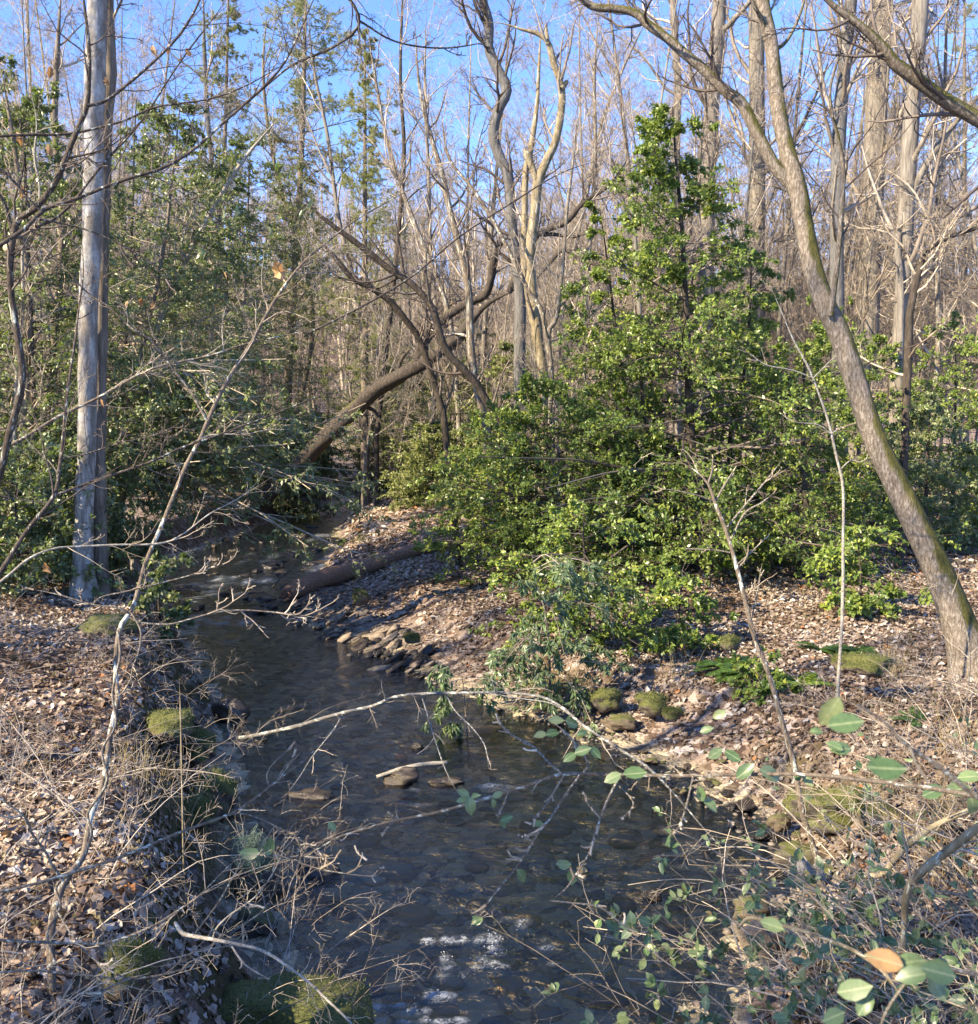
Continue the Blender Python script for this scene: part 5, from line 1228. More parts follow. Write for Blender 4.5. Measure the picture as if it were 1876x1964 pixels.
for i, (X, Y, n, h, mm, la) in enumerate([
    (690, 1040, 60, .35, 'grass', 'green grass tuft at the corner of the bank behind the log'), (720, 1075, 50, .3, 'dry_grass', 'dry grass tuft growing along the top of the log'), (640, 1035, 40, .3, 'grass', 'grass tuft at the bright water strip'),
    (790, 1085, 50, .28, 'dry_grass', 'dry grass tuft in front of the log middle'), (860, 1062, 40, .25, 'dry_grass', 'dry grass tuft against the thin end of the log'), (1060, 1330, 130, .5, 'dry_grass', 'straw coloured tuft under the drooping lance leaved shrub'),
    (1110, 1345, 90, .45, 'dry_grass', 'straw coloured tuft beside the broad moss lump'), (1760, 1600, 60, .35, 'dry_grass', 'large sunlit straw tuft behind the thick yellow stems'), (1820, 1560, 40, .4, 'dry_grass', 'straw tuft under the long leafy branch at the edge'),
    (1700, 1540, 40, .3, 'dry_grass', 'straw tuft on the far shore slope'), (1800, 1680, 40, .35, 'dry_grass', 'straw tuft below the thick yellow stems'), (330, 1560, 90, .35, 'dry_grass', 'thin straw tuft on the leafy bank above the mossy boulder'), (400, 1620, 90, .4, 'dry_grass', 'straw tuft hanging over the bank foot'),
    (260, 1500, 60, .3, 'dry_grass', 'sparse straw tuft in the sunlit leaves'), (430, 1720, 70, .35, 'dry_grass', 'straw tuft beside the brown stone of the bank foot'), (1840, 1450, 30, .5, 'dry_grass', 'dry stalks below the foot of the leaning tree'), (1720, 1300, 40, .5, 'dry_grass', 'dry stalks right of the bright green moss mound'), (1300, 1300, 40, .4, 'dry_grass', 'dry stalks on the open leaf floor behind the ferns')]):
    tuft('grass_tuft', la, X, Y, n, h, M[mm], i, .09)

# ------------------------------------------------------------------ near trees and shrubs
def near_tree(name, label, cat, limbs, mat, twig, lv, seed, k=8, foot=None, fol=None, bumps=.11):
    limbs = [([(*q[:2], q[2] * .8, *q[3:]) for q in l[0]], *l[1:]) for l in limbs]
    return traced_tree(name, label, cat, limbs, mat, twig, lv, seed, k, bumps, base_ext=foot, extra=fol)
def dead_leaves(spots, mat='tan_dead_leaf', part='dead_leaf'):
    def f(root, loc, L, rng):
        for X, Y, d, sz, ang in spots:
            g = Geo(); p = P(X, Y, d)
            g.leaves(np.array([p]), np.array([[cos(ang) * .5, .2, -1]]), np.array([[rng.normal(), -1, .3]]), sz, sz * .55, DEAD_A, rng, curl=.7)
            g.build(part, M[mat], root, loc, smooth=False)
    return f
DT = M['dark_twig']
near_tree('dark_sapling', 'dark lichen spotted sapling with a cut stub at the picture edge', 'tree',
    [([(-30, 1000, 17), (0, 907, 17), (17, 837, 17), (34, 775, 17), (43, 720, 17), (36, 660, 16), (21, 560, 15), (20, 500, 15), (26, 450, 15), (36, 420, 15), (67, 400, 15), (104, 353, 14), (124, 309, 13), (148, 249, 12), (167, 203, 11), (171, 150, 9), (171, 101, 9), (165, 34, 8), (156, -30, 7), (140, -150, 4)], 4.6, 4.3, None, None, 70),
     ([(167, 203, 8), (190, 198, 8), (215, 185, 7), (269, 141, 7), (323, 91, 6), (356, 50, 6), (383, 0, 5), (420, -90, 4)], 4.3, 4.6),
     ([(24, 450, 11), (22, 436, 11), (8, 390, 9), (-6, 365, 8), (-40, 300, 6)], 4.6, 4.5),
     ([(68, 435, 8), (103, 421, 7), (140, 388, 7), (168, 351, 6), (205, 306, 6), (238, 271, 5), (273, 230, 5), (296, 195, 4), (356, 104, 4), (420, 20, 3), (450, -30, 3)], 4.5, 5.0),
     ([(36, 424, 8), (57, 402, 6), (40, 365, 5), (20, 340, 4), (-10, 312, 4)], 4.5, 4.4)],
    M['dark_stem'], DT, [LV(14, 5, 4, 3, .12, .45, .02, .0012), LV(10, 5, 4, 0, .45, .15, .02, .001), LV(5, 4, 3), LV(12, 5, 4, 0, .3, .1, .02, .001), LV(5, 4, 3)], 70, 10, (-.05, .05),
    dead_leaves([(32, 250, 4.6, .07, 1), (97, 125, 4.5, .06, 2), (203, 145, 4.4, .05, 0), (290, 85, 4.5, .05, 1), (321, 83, 4.5, .05, 2), (356, 90, 4.6, .05, 0), (44, 355, 4.6, .06, 2), (90, 275, 4.5, .06, 1)]))
g = Geo(); pc = P(22, 480, 4.58); g.tubes(np.array([pc + [.0, -.012, 0], pc + [0.0, -.045, .004]]), np.array([.019, .018]), k=12, cap=True)
_o2 = g.build('cut_stub', M['cut_wood'], bpy.data.objects['dark_sapling'], np.array(bpy.data.objects['dark_sapling'].location))
near_tree('white_sapling', 'thin white stem with a kink beside the dark cut sapling', 'tree',
    [([(28, 900, 9), (30, 760, 9), (38, 660, 9), (44, 590, 8), (44, 530, 8), (43, 486, 7), (53, 460, 6), (70, 429, 6), (76, 360, 5), (66, 300, 5), (70, 230, 4), (50, 140, 3)], 13, 13), ([(45, 520, 4), (60, 560, 4), (70, 600, 3), (95, 630, 3)], 13, 13)],
    M['white_sapling'], M['twig'], LV(10, 5, 4, 0, .3, .3, .05, .0015), 71, 8, (0, 0))
near_tree('twisted_sapling', 'slender vine twisted sapling leaning over from the leafy bank in front', 'tree',
    [([(100, 1890, 21), (97, 1800, 20), (104, 1750, 20), (113, 1715, 20), (130, 1680, 18), (156, 1650, 17), (165, 1620, 16), (174, 1566, 14), (197, 1506, 13), (212, 1405, 13), (226, 1340, 12), (222, 1304, 12), (224, 1240, 12), (232, 1200, 11), (255, 1165, 11), (269, 1116, 10), (282, 1072, 10), (310, 1008, 10), (336, 944, 10), (356, 894, 10), (383, 844, 10), (400, 803, 10), (420, 760, 10), (447, 712, 9), (480, 662, 9), (514, 598, 8), (551, 541, 7), (591, 494, 6), (628, 464, 5), (678, 425, 4), (732, 393, 3.5), (822, 343, 3), (869, 312, 2.6), (943, 259, 2)], 3.5, 5.6, None, None, 130),
     ([(396, 805, 8), (368, 755, 6), (330, 705, 6), (289, 652, 5), (256, 633, 5), (210, 590, 4), (164, 558, 4), (113, 501, 3), (82, 488, 3)], 4.75, 4.6),
     ([(121, 1690, 9), (100, 1660, 7), (88, 1635, 6), (62, 1600, 6), (50, 1570, 5), (20, 1545, 5), (-15, 1520, 4)], 3.6, 3.5),
     ([(252, 1175, 5), (270, 1210, 5), (266, 1250, 4), (255, 1280, 4), (250, 1310, 3)], 4.1, 4.1),
     ([(228, 1335, 5), (240, 1322, 4), (252, 1300, 3)], 4, 4),
     ([(250, 1178, 5), (224, 1165, 5), (180, 1160, 4), (110, 1140, 3), (60, 1130, 2)], 4.1, 4.0),
     ([(270, 1195, 5), (320, 1198, 5), (356, 1190, 4), (400, 1178, 4), (460, 1170, 3), (560, 1178, 3), (640, 1190, 2)], 4.2, 4.4),
     ([(176, 1162, 5), (195, 1145, 4), (240, 1135, 4), (300, 1120, 4), (360, 1105, 3), (400, 1090, 3), (430, 1082, 2)], 4.1, 4.4)],
    M['sapling_bark'], M['twig'], [LV(26, 5, 4, 3, .10, .45, .0, .001, t1=1), LV(10, 5, 4, 0, .3, .1, .0, .001), LV(6, 4, 3), LV(3, 3, 0), LV(3, 2, 0), LV(5, 3, 2), LV(8, 4, 3, 0, .3), LV(6, 4, 3, 0, .3)], 72, 10, (.0, .0),
    dead_leaves([(525, 500, 5.2, .13, .3), (430, 520, 5.2, .05, 1), (290, 575, 4.8, .06, 0), (270, 570, 4.8, .05, 2), (192, 765, 4.7, .05, 1), (240, 575, 4.7, .05, 2), (83, 1078, 4.2, .06, .4)], 'tan_dead_leaf'))
_tw = bpy.data.objects['twisted_sapling']
# the vine that winds round it
vp, vr = trace([(106, 1850, 6), (90, 1790, 6), (116, 1740, 6), (108, 1700, 6), (150, 1660, 6), (176, 1600, 6), (168, 1560, 6), (205, 1500, 6), (196, 1440, 5), (222, 1390, 5), (216, 1330, 5), (230, 1260, 5), (226, 1210, 5)], 3.45, 4.1, None, None, 60)
g = Geo(); g.tubes(vp, vr, k=6); g.build('vine', M['sapling_bark'], _tw, np.array(_tw.location))
gl_ = Geo(); rq = np.random.default_rng(3)
for X, Y in [(525, 300), (545, 315), (430, 400), (440, 420), (455, 390), (600, 380), (590, 400), (550, 520), (600, 400), (380, 470), (395, 480), (520, 430)]:
    p = P(X, Y, 5.3); gl_.leaves(np.array([p]), np.array([[rq.normal(0, .3), 0, -1.0]]), np.array([[rq.normal(), -1, 0]]), .075, .022, LEAF11, rq, curl=.5, rnd=np.array([rq.random()]))
gl_.build('foliage', M['laurel'], _tw, np.array(_tw.location))
near_tree('hanging_branch', 'long thin dark branch sweeping in from the picture edge across the pale tree', 'branch',
    [([(-160, 560, 12), (-60, 505, 11), (0, 470, 10), (49, 437, 10), (86, 402, 9), (144, 382, 9), (211, 355, 8), (267, 336, 8), (308, 324, 8), (349, 302, 7), (384, 276, 7), (437, 228, 6), (504, 168, 6), (551, 111, 5), (601, 0, 4), (640, -80, 3)], 4.0, 4.8, None, None, 50),
     ([(76, 421, 5), (115, 428, 4), (154, 437, 4), (213, 460, 3), (287, 503, 3), (340, 560, 2)], 4.2, 4.4), ([(80, 406, 5), (57, 384, 5), (27, 349, 4), (0, 324, 4), (-40, 290, 3)], 4.2, 4.1), ([(60, 372, 3), (75, 345, 3), (110, 320, 3), (170, 300, 2), (240, 270, 2)], 4.2, 4.4), ([(270, 335, 4), (310, 345, 3), (370, 385, 3), (430, 430, 2), (480, 450, 2)], 4.5, 4.6)],
    M['dark_stem'], DT, [LV(14, 5, 4, 3, .16, .2, .02, .001), LV(6, 4, 3), LV(5, 4, 3), LV(4, 3, 2), LV(5, 4, 3)], 73)
near_tree('hanging_branch', 'pale grey branch crossing low through the thicket from the edge', 'branch',
    [([(-90, 900, 10), (27, 850, 9), (70, 825, 8), (118, 796, 8), (188, 763, 7), (279, 712, 6), (340, 695, 5), (403, 682, 5), (470, 660, 4), (560, 640, 3), (640, 622, 2)], 4.6, 5.2)], M['sapling_bark'], M['twig'], LV(16, 5, 4, 0, .2, .2, .02, .001), 74)
near_tree('hanging_branch', 'dark forked branch rising steeply from the lower edge past the pale tree', 'branch',
    [([(-90, 1240, 14), (0, 1099, 12), (50, 1020, 11), (104, 951, 10), (112, 905, 9), (118, 870, 8), (124, 803, 7), (134, 719, 6), (144, 652, 6), (150, 600, 5), (160, 520, 4), (155, 430, 3)], 3.9, 4.6, None, None, 40),
     ([(104, 951, 8), (145, 936, 8), (185, 921, 7), (286, 887, 7), (345, 860, 6), (403, 840, 5), (470, 815, 5), (504, 803, 4), (560, 780, 3), (628, 753, 3), (700, 725, 2)], 4.2, 4.9),
     ([(116, 880, 4), (160, 872, 4), (230, 850, 3), (310, 830, 3), (360, 800, 2)], 4.3, 4.5), ([(90, 965, 4), (40, 958, 4), (0, 950, 3), (-50, 930, 2)], 4.1, 4)],
    M['dark_stem'], DT, [LV(12, 5, 4, 0, .2, .25, .02, .001), LV(14, 5, 4, 0, .22, .2, .02, .001), LV(5, 4, 3), LV(4, 3, 2)], 75)
near_tree('hanging_branch', 'thin whitish twig branch running level above the leafy bank', 'branch',
    [([(-60, 1150, 7), (0, 1116, 6), (55, 1072, 6), (104, 1052, 5), (160, 1048, 5), (220, 1045, 5), (302, 1043, 5), (345, 1028, 4), (403, 985, 3), (450, 960, 3), (530, 910, 2)], 4.0, 4.7)], M['white_sapling'], M['pale_twig'], LV(14, 4, 3, 0, .2, .15, .02, .001), 76)
near_tree('hanging_branch', 'dark level branch crossing the top of the pale tree', 'branch',
    [([(-60, 268, 8), (0, 261, 7), (62, 258, 7), (127, 257, 6), (185, 246, 6), (242, 230, 5), (300, 205, 5), (400, 190, 4), (480, 160, 3), (600, 90, 2)], 4.4, 5.0)], M['dark_stem'], DT, LV(16, 5, 4, 0, .2, .15, .02, .001), 77)
near_tree('hanging_branch', 'bending bough with tiny twigs hanging in from above the stream', 'branch',
    [([(560, -120, 9), (640, -40, 8), (690, 40, 7), (640, 90, 6), (560, 125, 5), (480, 190, 4), (400, 240, 3)], 5.6, 6.2), ([(690, 40, 5), (760, 80, 4), (850, 92, 4), (940, 80, 3)], 5.8, 6.2)], M['dark_stem'], DT, [LV(16, 5, 4, 3, .25, .15, .0, .0012), LV(8, 4, 3)], 78)
near_tree('hanging_branch', 'fine dark branch arching across the sky from the slanting stems', 'branch',
    [([(590, 640, 6), (690, 590, 5), (790, 530, 5), (880, 455, 4), (980, 390, 4), (1080, 330, 3), (1180, 300, 2)], 7.0, 8.2), ([(880, 455, 4), (905, 380, 3), (915, 290, 3), (940, 200, 2)], 7.6, 7.8)], M['dark_stem'], DT, [LV(16, 5, 4, 0, .25, .1, .02, .0014), LV(8, 4, 3)], 79)

# saplings of the near shore
near_tree('bare_sapling', 'leafless pale brown sapling with a forked top on the shore', 'tree',
    [([(1584, 1715, 15), (1563, 1633, 15), (1539, 1559, 14), (1523, 1465, 14), (1499, 1381, 13), (1479, 1307, 13), (1462, 1260, 12), (1445, 1216, 12), (1422, 1122, 11), (1402, 1048, 10), (1386, 1000, 9), (1371, 964, 8), (1358, 928, 7), (1330, 900, 5), (1290, 880, 4), (1250, 868, 3)], 5.5, 6.0, None, None, 60),
     ([(1371, 964, 6), (1390, 930, 5), (1408, 901, 3)], 5.9, 5.9), ([(1395, 1012, 6), (1420, 980, 5), (1445, 951, 5), (1475, 915, 4), (1499, 884, 3)], 5.9, 6.1), ([(1402, 1036, 5), (1428, 985, 5), (1460, 965, 4), (1485, 945, 3)], 5.9, 5.8),
     ([(1358, 928, 5), (1365, 905, 4), (1368, 875, 3)], 5.9, 5.9), ([(1366, 960, 4), (1330, 948, 4), (1290, 940, 3), (1265, 938, 2)], 5.9, 5.8), ([(1412, 1085, 4), (1440, 1060, 4), (1470, 1030, 3)], 5.9, 6), ([(1440, 1195, 4), (1452, 1140, 4), (1462, 1080, 3)], 5.8, 5.8), ([(1400, 1060, 4), (1370, 1055, 4), (1310, 1052, 3)], 5.9, 5.9)],
    M['sapling_bark'], M['pale_twig'], [LV(8, 3, 2, 0, .12, .3, .05, .0012)] + [LV(3, 2, 0, 0, .3)] * 8, 80, 9, (0, 0))
near_tree('bare_sapling', 'thin white straight sapling standing beside the moss mound', 'tree',
    [([(1608, 1305, 9), (1611, 1260, 8), (1615, 1190, 8), (1617, 1120, 8), (1617, 1055, 7), (1617, 938, 7), (1603, 870, 6), (1590, 813, 6), (1570, 753, 5), (1549, 702, 5), (1522, 652, 4), (1500, 600, 3), (1470, 530, 2)], 7.9, 8.1, None, None, 50),
     ([(1560, 725, 3), (1520, 710, 3), (1470, 700, 3), (1440, 680, 2), (1405, 665, 2)], 8, 8), ([(1560, 725, 3), (1580, 705, 3), (1605, 680, 2)], 8, 8), ([(1593, 832, 3), (1570, 815, 3), (1520, 808, 2), (1495, 790, 2)], 8, 8), ([(1612, 900, 3), (1632, 883, 3), (1650, 886, 2), (1672, 876, 2)], 8, 7.9), ([(1594, 832, 3), (1610, 822, 2), (1620, 820, 2)], 8, 8)],
    M['white_sapling'], M['pale_twig'], [LV(5, 3, 0, 0, .08, .5, .05, .001)] + [LV(4, 2, 0, 0, .3)] * 5, 81, 8, (0, 0))
near_tree('bare_sapling', 'grey thin sapling leaning by the foot of the leaning tree', 'tree', [([(1845, 1420, 6), (1860, 1250, 5), (1830, 1150, 4), (1790, 1120, 3), (1760, 1180, 2)], 7.2, 7.2)], M['sapling_bark'], M['twig'], LV(8, 4, 3, 0, .4, .2, .1, .001), 82, 7, (0, 0))

# the branch lying across the stream and the one with leaves in front
near_tree('fallen_branch', 'grey lichened branch lying low across the whole stream', 'branch',
    [([(440, 1418, 8.6), (460, 1415, 9.4), (487, 1411, 9.4), (530, 1402, 9.4), (580, 1390, 9.4), (629, 1375, 8.6), (670, 1364, 7.9), (715, 1354, 7.9), (760, 1336, 7.2), (822, 1330, 7.2), (880, 1329, 6.5), (950, 1328, 6.5), (1000, 1331, 6.5), (1044, 1338, 6.5), (1080, 1358, 6.5), (1111, 1385, 6.5), (1150, 1412, 6.5), (1185, 1435, 6.5), (1243, 1472, 6.5), (1300, 1530, 6.5), (1360, 1600, 8), (1420, 1660, 7)], 8.5, 6.2, None, None, 70),
     ([(440, 1418, 8), (438, 1395, 6), (440, 1372, 4)], 8.5, 8.5), ([(450, 1405, 6), (462, 1425, 6), (468, 1450, 5)], 8.5, 8.5), ([(660, 1366, 5), (640, 1400, 4), (600, 1450, 3), (575, 1490, 3), (545, 1530, 2)], 8.0, 7.2),
     ([(808, 1332, 4), (822, 1378, 4), (838, 1430, 3), (852, 1470, 3), (866, 1500, 2), (878, 1520, 2)], 7.6, 7.0), ([(855, 1330, 4), (872, 1362, 3), (905, 1395, 3), (930, 1430, 3), (938, 1475, 2)], 7.5, 7.0), ([(1100, 1376, 4), (1060, 1350, 4), (1000, 1340, 3), (940, 1330, 2)], 7.0, 7.2)],
    M['grey_branch'], M['twig'], [LV(10, 3, 2, 0, .08, .3, .02, .001)] + [LV(3, 2, 0, 0, .25)] * 6, 83, 10)
def leaves_at(spots, d, seed, mat='oval_leaf', part='foliage', sz=36):
    def f(root, loc, L, rng):
        g = Geo()
        for s_ in spots:
            X, Y, px, ang = s_[:4]; dd = s_[4] if len(s_) > 4 else d
            p = P(X, Y, dd); l = px * dd / PF
            dr = np.array([cos(ang), rng.normal(0, .25), sin(ang)])
            g.leaves(np.array([p - nrmz(dr) * l * .5]), dr[None], np.array([[rng.normal(0, .25), -.75, .65 + rng.normal(0, .2)]]), l, l * .58, LEAF11, rng, curl=.2, rnd=np.array([s_[5] if len(s_) > 5 else rng.random() * .9]))
        g.build(part, M[mat], root, loc)
    return f
NB = 2.5
near_tree('leafy_branch', 'long pale branch with few oval leaves reaching over the stream in front', 'branch',
    [([(2100, 1600, 15), (1980, 1555, 14), (1876, 1528, 13), (1785, 1512, 12), (1720, 1503, 11), (1650, 1496, 11), (1580, 1488, 10), (1516, 1485, 9), (1400, 1486, 9), (1300, 1488, 9), (1243, 1487, 9), (1160, 1486, 9), (1078, 1485, 9), (1010, 1508, 8), (950, 1526, 8), (883, 1546, 7), (830, 1560, 7), (748, 1576, 6), (690, 1593, 6), (614, 1616, 5), (560, 1640, 4), (500, 1680, 3)], 2.2, 2.9, None, None, 90),
     ([(1078, 1485, 7), (1050, 1460, 6), (1020, 1430, 6), (985, 1412, 5), (965, 1395, 5), (950, 1375, 4)], 2.5, 2.7), ([(1082, 1487, 6), (1062, 1520, 6), (1050, 1540, 5), (1030, 1565, 4), (1016, 1585, 4)], 2.5, 2.4),
     ([(1112, 1487, 7), (1080, 1532, 7), (1055, 1570, 6), (1034, 1595, 6), (1010, 1635, 6), (985, 1670, 5), (960, 1700, 5), (930, 1740, 4), (898, 1784, 3)], 2.5, 2.2), ([(1188, 1490, 7), (1165, 1535, 7), (1152, 1570, 6), (1140, 1605, 6), (1128, 1640, 5), (1110, 1670, 5), (1085, 1705, 4), (1055, 1728, 3)], 2.5, 2.2),
     ([(1118, 1484, 6), (1128, 1465, 5), (1110, 1435, 5), (1085, 1405, 4), (1060, 1385, 3)], 2.5, 2.7), ([(1330, 1487, 5), (1318, 1540, 5), (1305, 1580, 4), (1292, 1600, 3)], 2.4, 2.3), ([(1440, 1486, 5), (1425, 1510, 4), (1405, 1535, 3)], 2.4, 2.3), ([(975, 1520, 5), (965, 1545, 4), (955, 1570, 3)], 2.6, 2.5), ([(755, 1576, 4), (742, 1590, 3), (732, 1602, 2)], 2.7, 2.6), ([(760, 1572, 4), (750, 1562, 3), (740, 1554, 2)], 2.7, 2.7),
     ([(1058, 1728, 5), (1100, 1732, 4), (1150, 1740, 4), (1190, 1770, 4), (1230, 1800, 3)], 2.3, 2.3), ([(1152, 1570, 4), (1130, 1545, 4), (1118, 1520, 3)], 2.4, 2.5), ([(1030, 1600, 4), (1005, 1605, 3), (990, 1598, 2)], 2.4, 2.4), ([(1180, 1500, 4), (1215, 1540, 4), (1190, 1575, 3)], 2.5, 2.4)],
    M['sapling_bark'], M['pale_twig'], [LV(20, 2, 0, 0, .03, .35, .0, .0008)] + [LV(6, 0, 0, 0, .16)] * 14, 84, 9, None,
    leaves_at([(902, 1546, 40, -1.4), (888, 1520, 28, 2.6), (886, 1535, 24, 3.3), (913, 1528, 22, .4), (955, 1524, 24, .5), (947, 1542, 22, -1.4), (972, 1570, 28, .3), (964, 1580, 24, -1.0), (1000, 1680, 36, -1.1), (1080, 1658, 36, 2.9), (1098, 1680, 38, -1.6), (1116, 1668, 24, -.3, 2.3, .99), (1032, 1580, 24, 0), (637, 1585, 24, -.9), (1066, 1382, 32, 3.1), (1098, 1388, 32, -.5), (1036, 1410, 28, 3.3), (1060, 1407, 30, .1), (1118, 1440, 36, .35), (1142, 1444, 32, -.8), (1093, 1452, 32, 3.6), (1175, 1492, 38, 3.6), (1218, 1484, 50, .05), (1118, 1406, 26, .1),
               (1430, 1480, 46, .7), (1478, 1485, 56, -.5), (1530, 1490, 26, 1.2), (1550, 1495, 32, -.9), (1344, 1522, 32, -1.4), (1362, 1545, 38, -.7), (1380, 1370, 30, .6), (1356, 1400, 28, .4), (1372, 1445, 36, .5), (1406, 1450, 38, -.5), (1790, 1518, 50, .3), (1838, 1515, 56, .1), (1866, 1545, 56, -1.3), (1860, 1490, 46, .2)], 2.45, 84))
near_tree('near_twig', 'twig with large blurred leaves held up over the leafy slope', 'branch',
    [([(1990, 1600, 16), (1876, 1530, 14), (1800, 1470, 12), (1740, 1430, 10), (1690, 1380, 8), (1640, 1350, 6), (1610, 1340, 5)], 1.0, .95), ([(1745, 1432, 8), (1760, 1470, 7), (1780, 1500, 5)], .97, .95)], M['sapling_bark'], M['pale_twig'], None, 85, 9, None,
    leaves_at([(1592, 1365, 74, -2.0, .97, .9), (1622, 1388, 74, .15, .95, .25), (1700, 1474, 84, -.05, .95, .15), (1567, 1402, 28, 0, 1.2, .3), (1614, 1436, 46, .0, 1.5, .4), (1600, 1432, 36, 2.8, 1.5, .4)], 1.0, 85))
near_tree('near_twig', 'twig with one browned leaf among big blurred green leaves near the corner', 'branch',
    [([(2000, 1900, 14), (1900, 1875, 12), (1830, 1860, 10), (1770, 1850, 7), (1740, 1835, 5)], 1.05, 1.0), ([(1760, 1850, 7), (1740, 1880, 6), (1700, 1940, 6), (1680, 2000, 5)], 1.0, 1.05)], M['sapling_bark'], M['pale_twig'], None, 86, 9, None,
    leaves_at([(1694, 1842, 76, 2.95, 1.0, 1.0), (1748, 1845, 66, .2, 1.0, .5), (1748, 1872, 64, 3.5, .98, .3), (1800, 1865, 84, -.3, .97, .35), (1795, 1890, 70, -1.1, 1.0, .8), (1640, 1898, 72, .35, 1.1, .6), (1660, 1925, 56, .9, 1.1, .5), (1600, 1950, 60, .1, 1.15, .45), (1480, 1775, 50, -.3, 1.4, .7)], 1.0, 86))

# dense shrub in the lower corner
def shrub(name, label, bases, seed, ns, h, leafm, per, ls, lean, twigm, spread=.5, lv=((7, .45), (5, .5)), az=(2.4, 1.0), leafy=.4):
    rng = np.random.default_rng(6000 + seed); loc = on_ground(*bases[0])
    root = thing(name, label, 'bush', tuple(loc))
    b = np.array([on_ground(*bases[int(rng.integers(len(bases)))]) for _ in range(ns)]) + np.concatenate([rng.normal(0, spread, (ns, 2)), np.zeros((ns, 1))], 1)
    b[:, 2] = np.maximum(terrain(b[:, 0], b[:, 1]), .0) - .05
    n = 10; L = np.empty((ns, n, 3)); L[:, 0] = b
    a = rng.normal(az[0], az[1], ns); ln = h * rng.uniform(.6, 1.2, ns)
    d = nrmz(np.stack([np.cos(a) * lean, np.sin(a) * lean, np.ones(ns)], 1) + rng.normal(0, .2, (ns, 3)))
    for k in range(1, n): d = nrmz(d + rng.normal(0, .11, (ns, 3)) + np.stack([np.cos(a) * .08, np.sin(a) * .08, -.07 * np.ones(ns)], 1)); L[:, k] = L[:, k - 1] + d * (ln / (n - 1))[:, None]
    r = (rng.uniform(.0028, .0060, ns) * h)[:, None] * np.linspace(1, .3, n)
    g = Geo(); g.tubes(L, r, k=6, rnd=rng.random(ns)); g.build('stems', twigm, root, loc)
    g = Geo(); allp = []
    bt = (L, r)
    for m_, lf in lv: bt = spawn(*bt, m_, .25, 1, .85, lf, 6, rng, up=.0, wig=.13, rmin=.0012); g.tubes(*bt, k=4, rnd=rng.random(len(bt[0]))); allp.append(bt)
    g.build('twigs', twigm, root, loc)
    if per:
        bt = allp[-1]; sel = rng.random(len(bt[0])) < leafy
        lp, ld = leaf_points(bt[0][sel], rng, per, .35); N = len(lp)
        dd = nrmz(ld * .5 + rng.normal(0, .6, (N, 3))); nn = nrmz(np.array([-.2, -.45, .9]) + rng.normal(0, .4, (N, 3)))
        LL = ls * rng.uniform(.55, 1.15, N); g = Geo(); g.leaves(lp, dd, nn, LL, LL * rng.uniform(.5, .66, N), LEAF11, rng, curl=.2, rnd=rng.random(N) * np.where(rng.random(N) < .03, 1.0, .93)); g.build('foliage', leafm, root, loc)
    return root
PT = M['pale_twig']
shrub('privet_shrub', 'tangled shrub with round grey green leaves filling the lower corner', [(1.55, 2.35), (1.9, 2.9), (1.25, 2.5), (2.2, 2.5)], 1, 74, 1.2, M['oval_leaf'], 4, .058, .9, PT, .35, lv=((6, .4), (4, .45)), leafy=.24)
shrub('privet_shrub', 'leafy shrub tangle at the water edge in front of the grey boulder', [(1.5, 3.4), (1.9, 3.7), (2.3, 3.6)], 2, 52, 1.05, M['oval_leaf'], 4, .055, .9, PT, .35, lv=((6, .4), (4, .45)), leafy=.2)
shrub('bare_shrub', 'leafless pale twiggy shrub on the shore behind the leafy corner shrub', [(2.5, 4.6), (2.9, 5.2), (2.2, 4.4), (3.1, 4.4)], 3, 70, 1.15, M['oval_leaf'], 2, .045, .7, PT, .35, lv=((5, .4), (3, .45)), leafy=.08)
shrub('bare_shrub', 'leafless thorny canes on the slope under the leaning tree', [(3.4, 6.2), (3.8, 6.8), (3.2, 7.0)], 4, 50, .9, None, 0, .04, .6, M['twig'], .4)
shrub('bare_shrub', 'thin pale twigs standing on the leafy bank at the lower edge', [(-1.6, 3.2), (-2.1, 3.6), (-1.9, 2.9), (-2.4, 3.2)], 5, 60, .8, None, 0, .04, .8, PT, .3, az=(.6, 1.6))
shrub('bare_shrub', 'thin grey twigs standing on the leafy bank beside the twisted sapling', [(-1.5, 4.6), (-2.0, 5.2), (-2.6, 5.0), (-2.9, 5.6)], 6, 66, .85, None, 0, .04, .7, M['twig'], .4, az=(.4, 1.8))
shrub('bare_shrub', 'fine twig tangle on the edge of the steep bank above the water', [(-1.5, 5.6), (-1.45, 6.4), (-1.5, 7.2)], 7, 26, .5, None, 0, .04, 1.0, M['twig'], .15, az=(.0, .9), lv=((4, .45), (2, .5)))
shrub('bare_shrub', 'bare thin twigs among the leaves at the foot of the brown trunk', [(-3.6, 8.6), (-4.2, 9.4), (-2.8, 8.8), (-4.6, 8.8)], 8, 40, .9, None, 0, .04, .7, M['twig'], .45, az=(.6, 2))
near_tree('arching_shrub', 'thick yellowish stem arching out of the shore toward the edge', 'bush',
    [([(1735, 1760, 16), (1741, 1708, 19), (1770, 1670, 20), (1820, 1630, 21), (1876, 1588, 21), (1960, 1540, 20)], 3.7, 3.4)], M['yellow_bark'], PT, LV(8, 3, 0, 0, .3, .3, .0, .001), 87, 10, (0, 0))
near_tree('arching_shrub', 'second thick yellowish stem kinked above the tan boulders', 'bush',
    [([(1622, 1684, 12), (1660, 1680, 14), (1692, 1677, 15), (1715, 1650, 15), (1740, 1622, 15), (1765, 1603, 15), (1800, 1580, 14), (1862, 1552, 13), (1930, 1520, 12)], 4.4, 4.0)], M['yellow_bark'], PT, LV(8, 3, 0, 0, .25, .3, .0, .001), 88, 10)
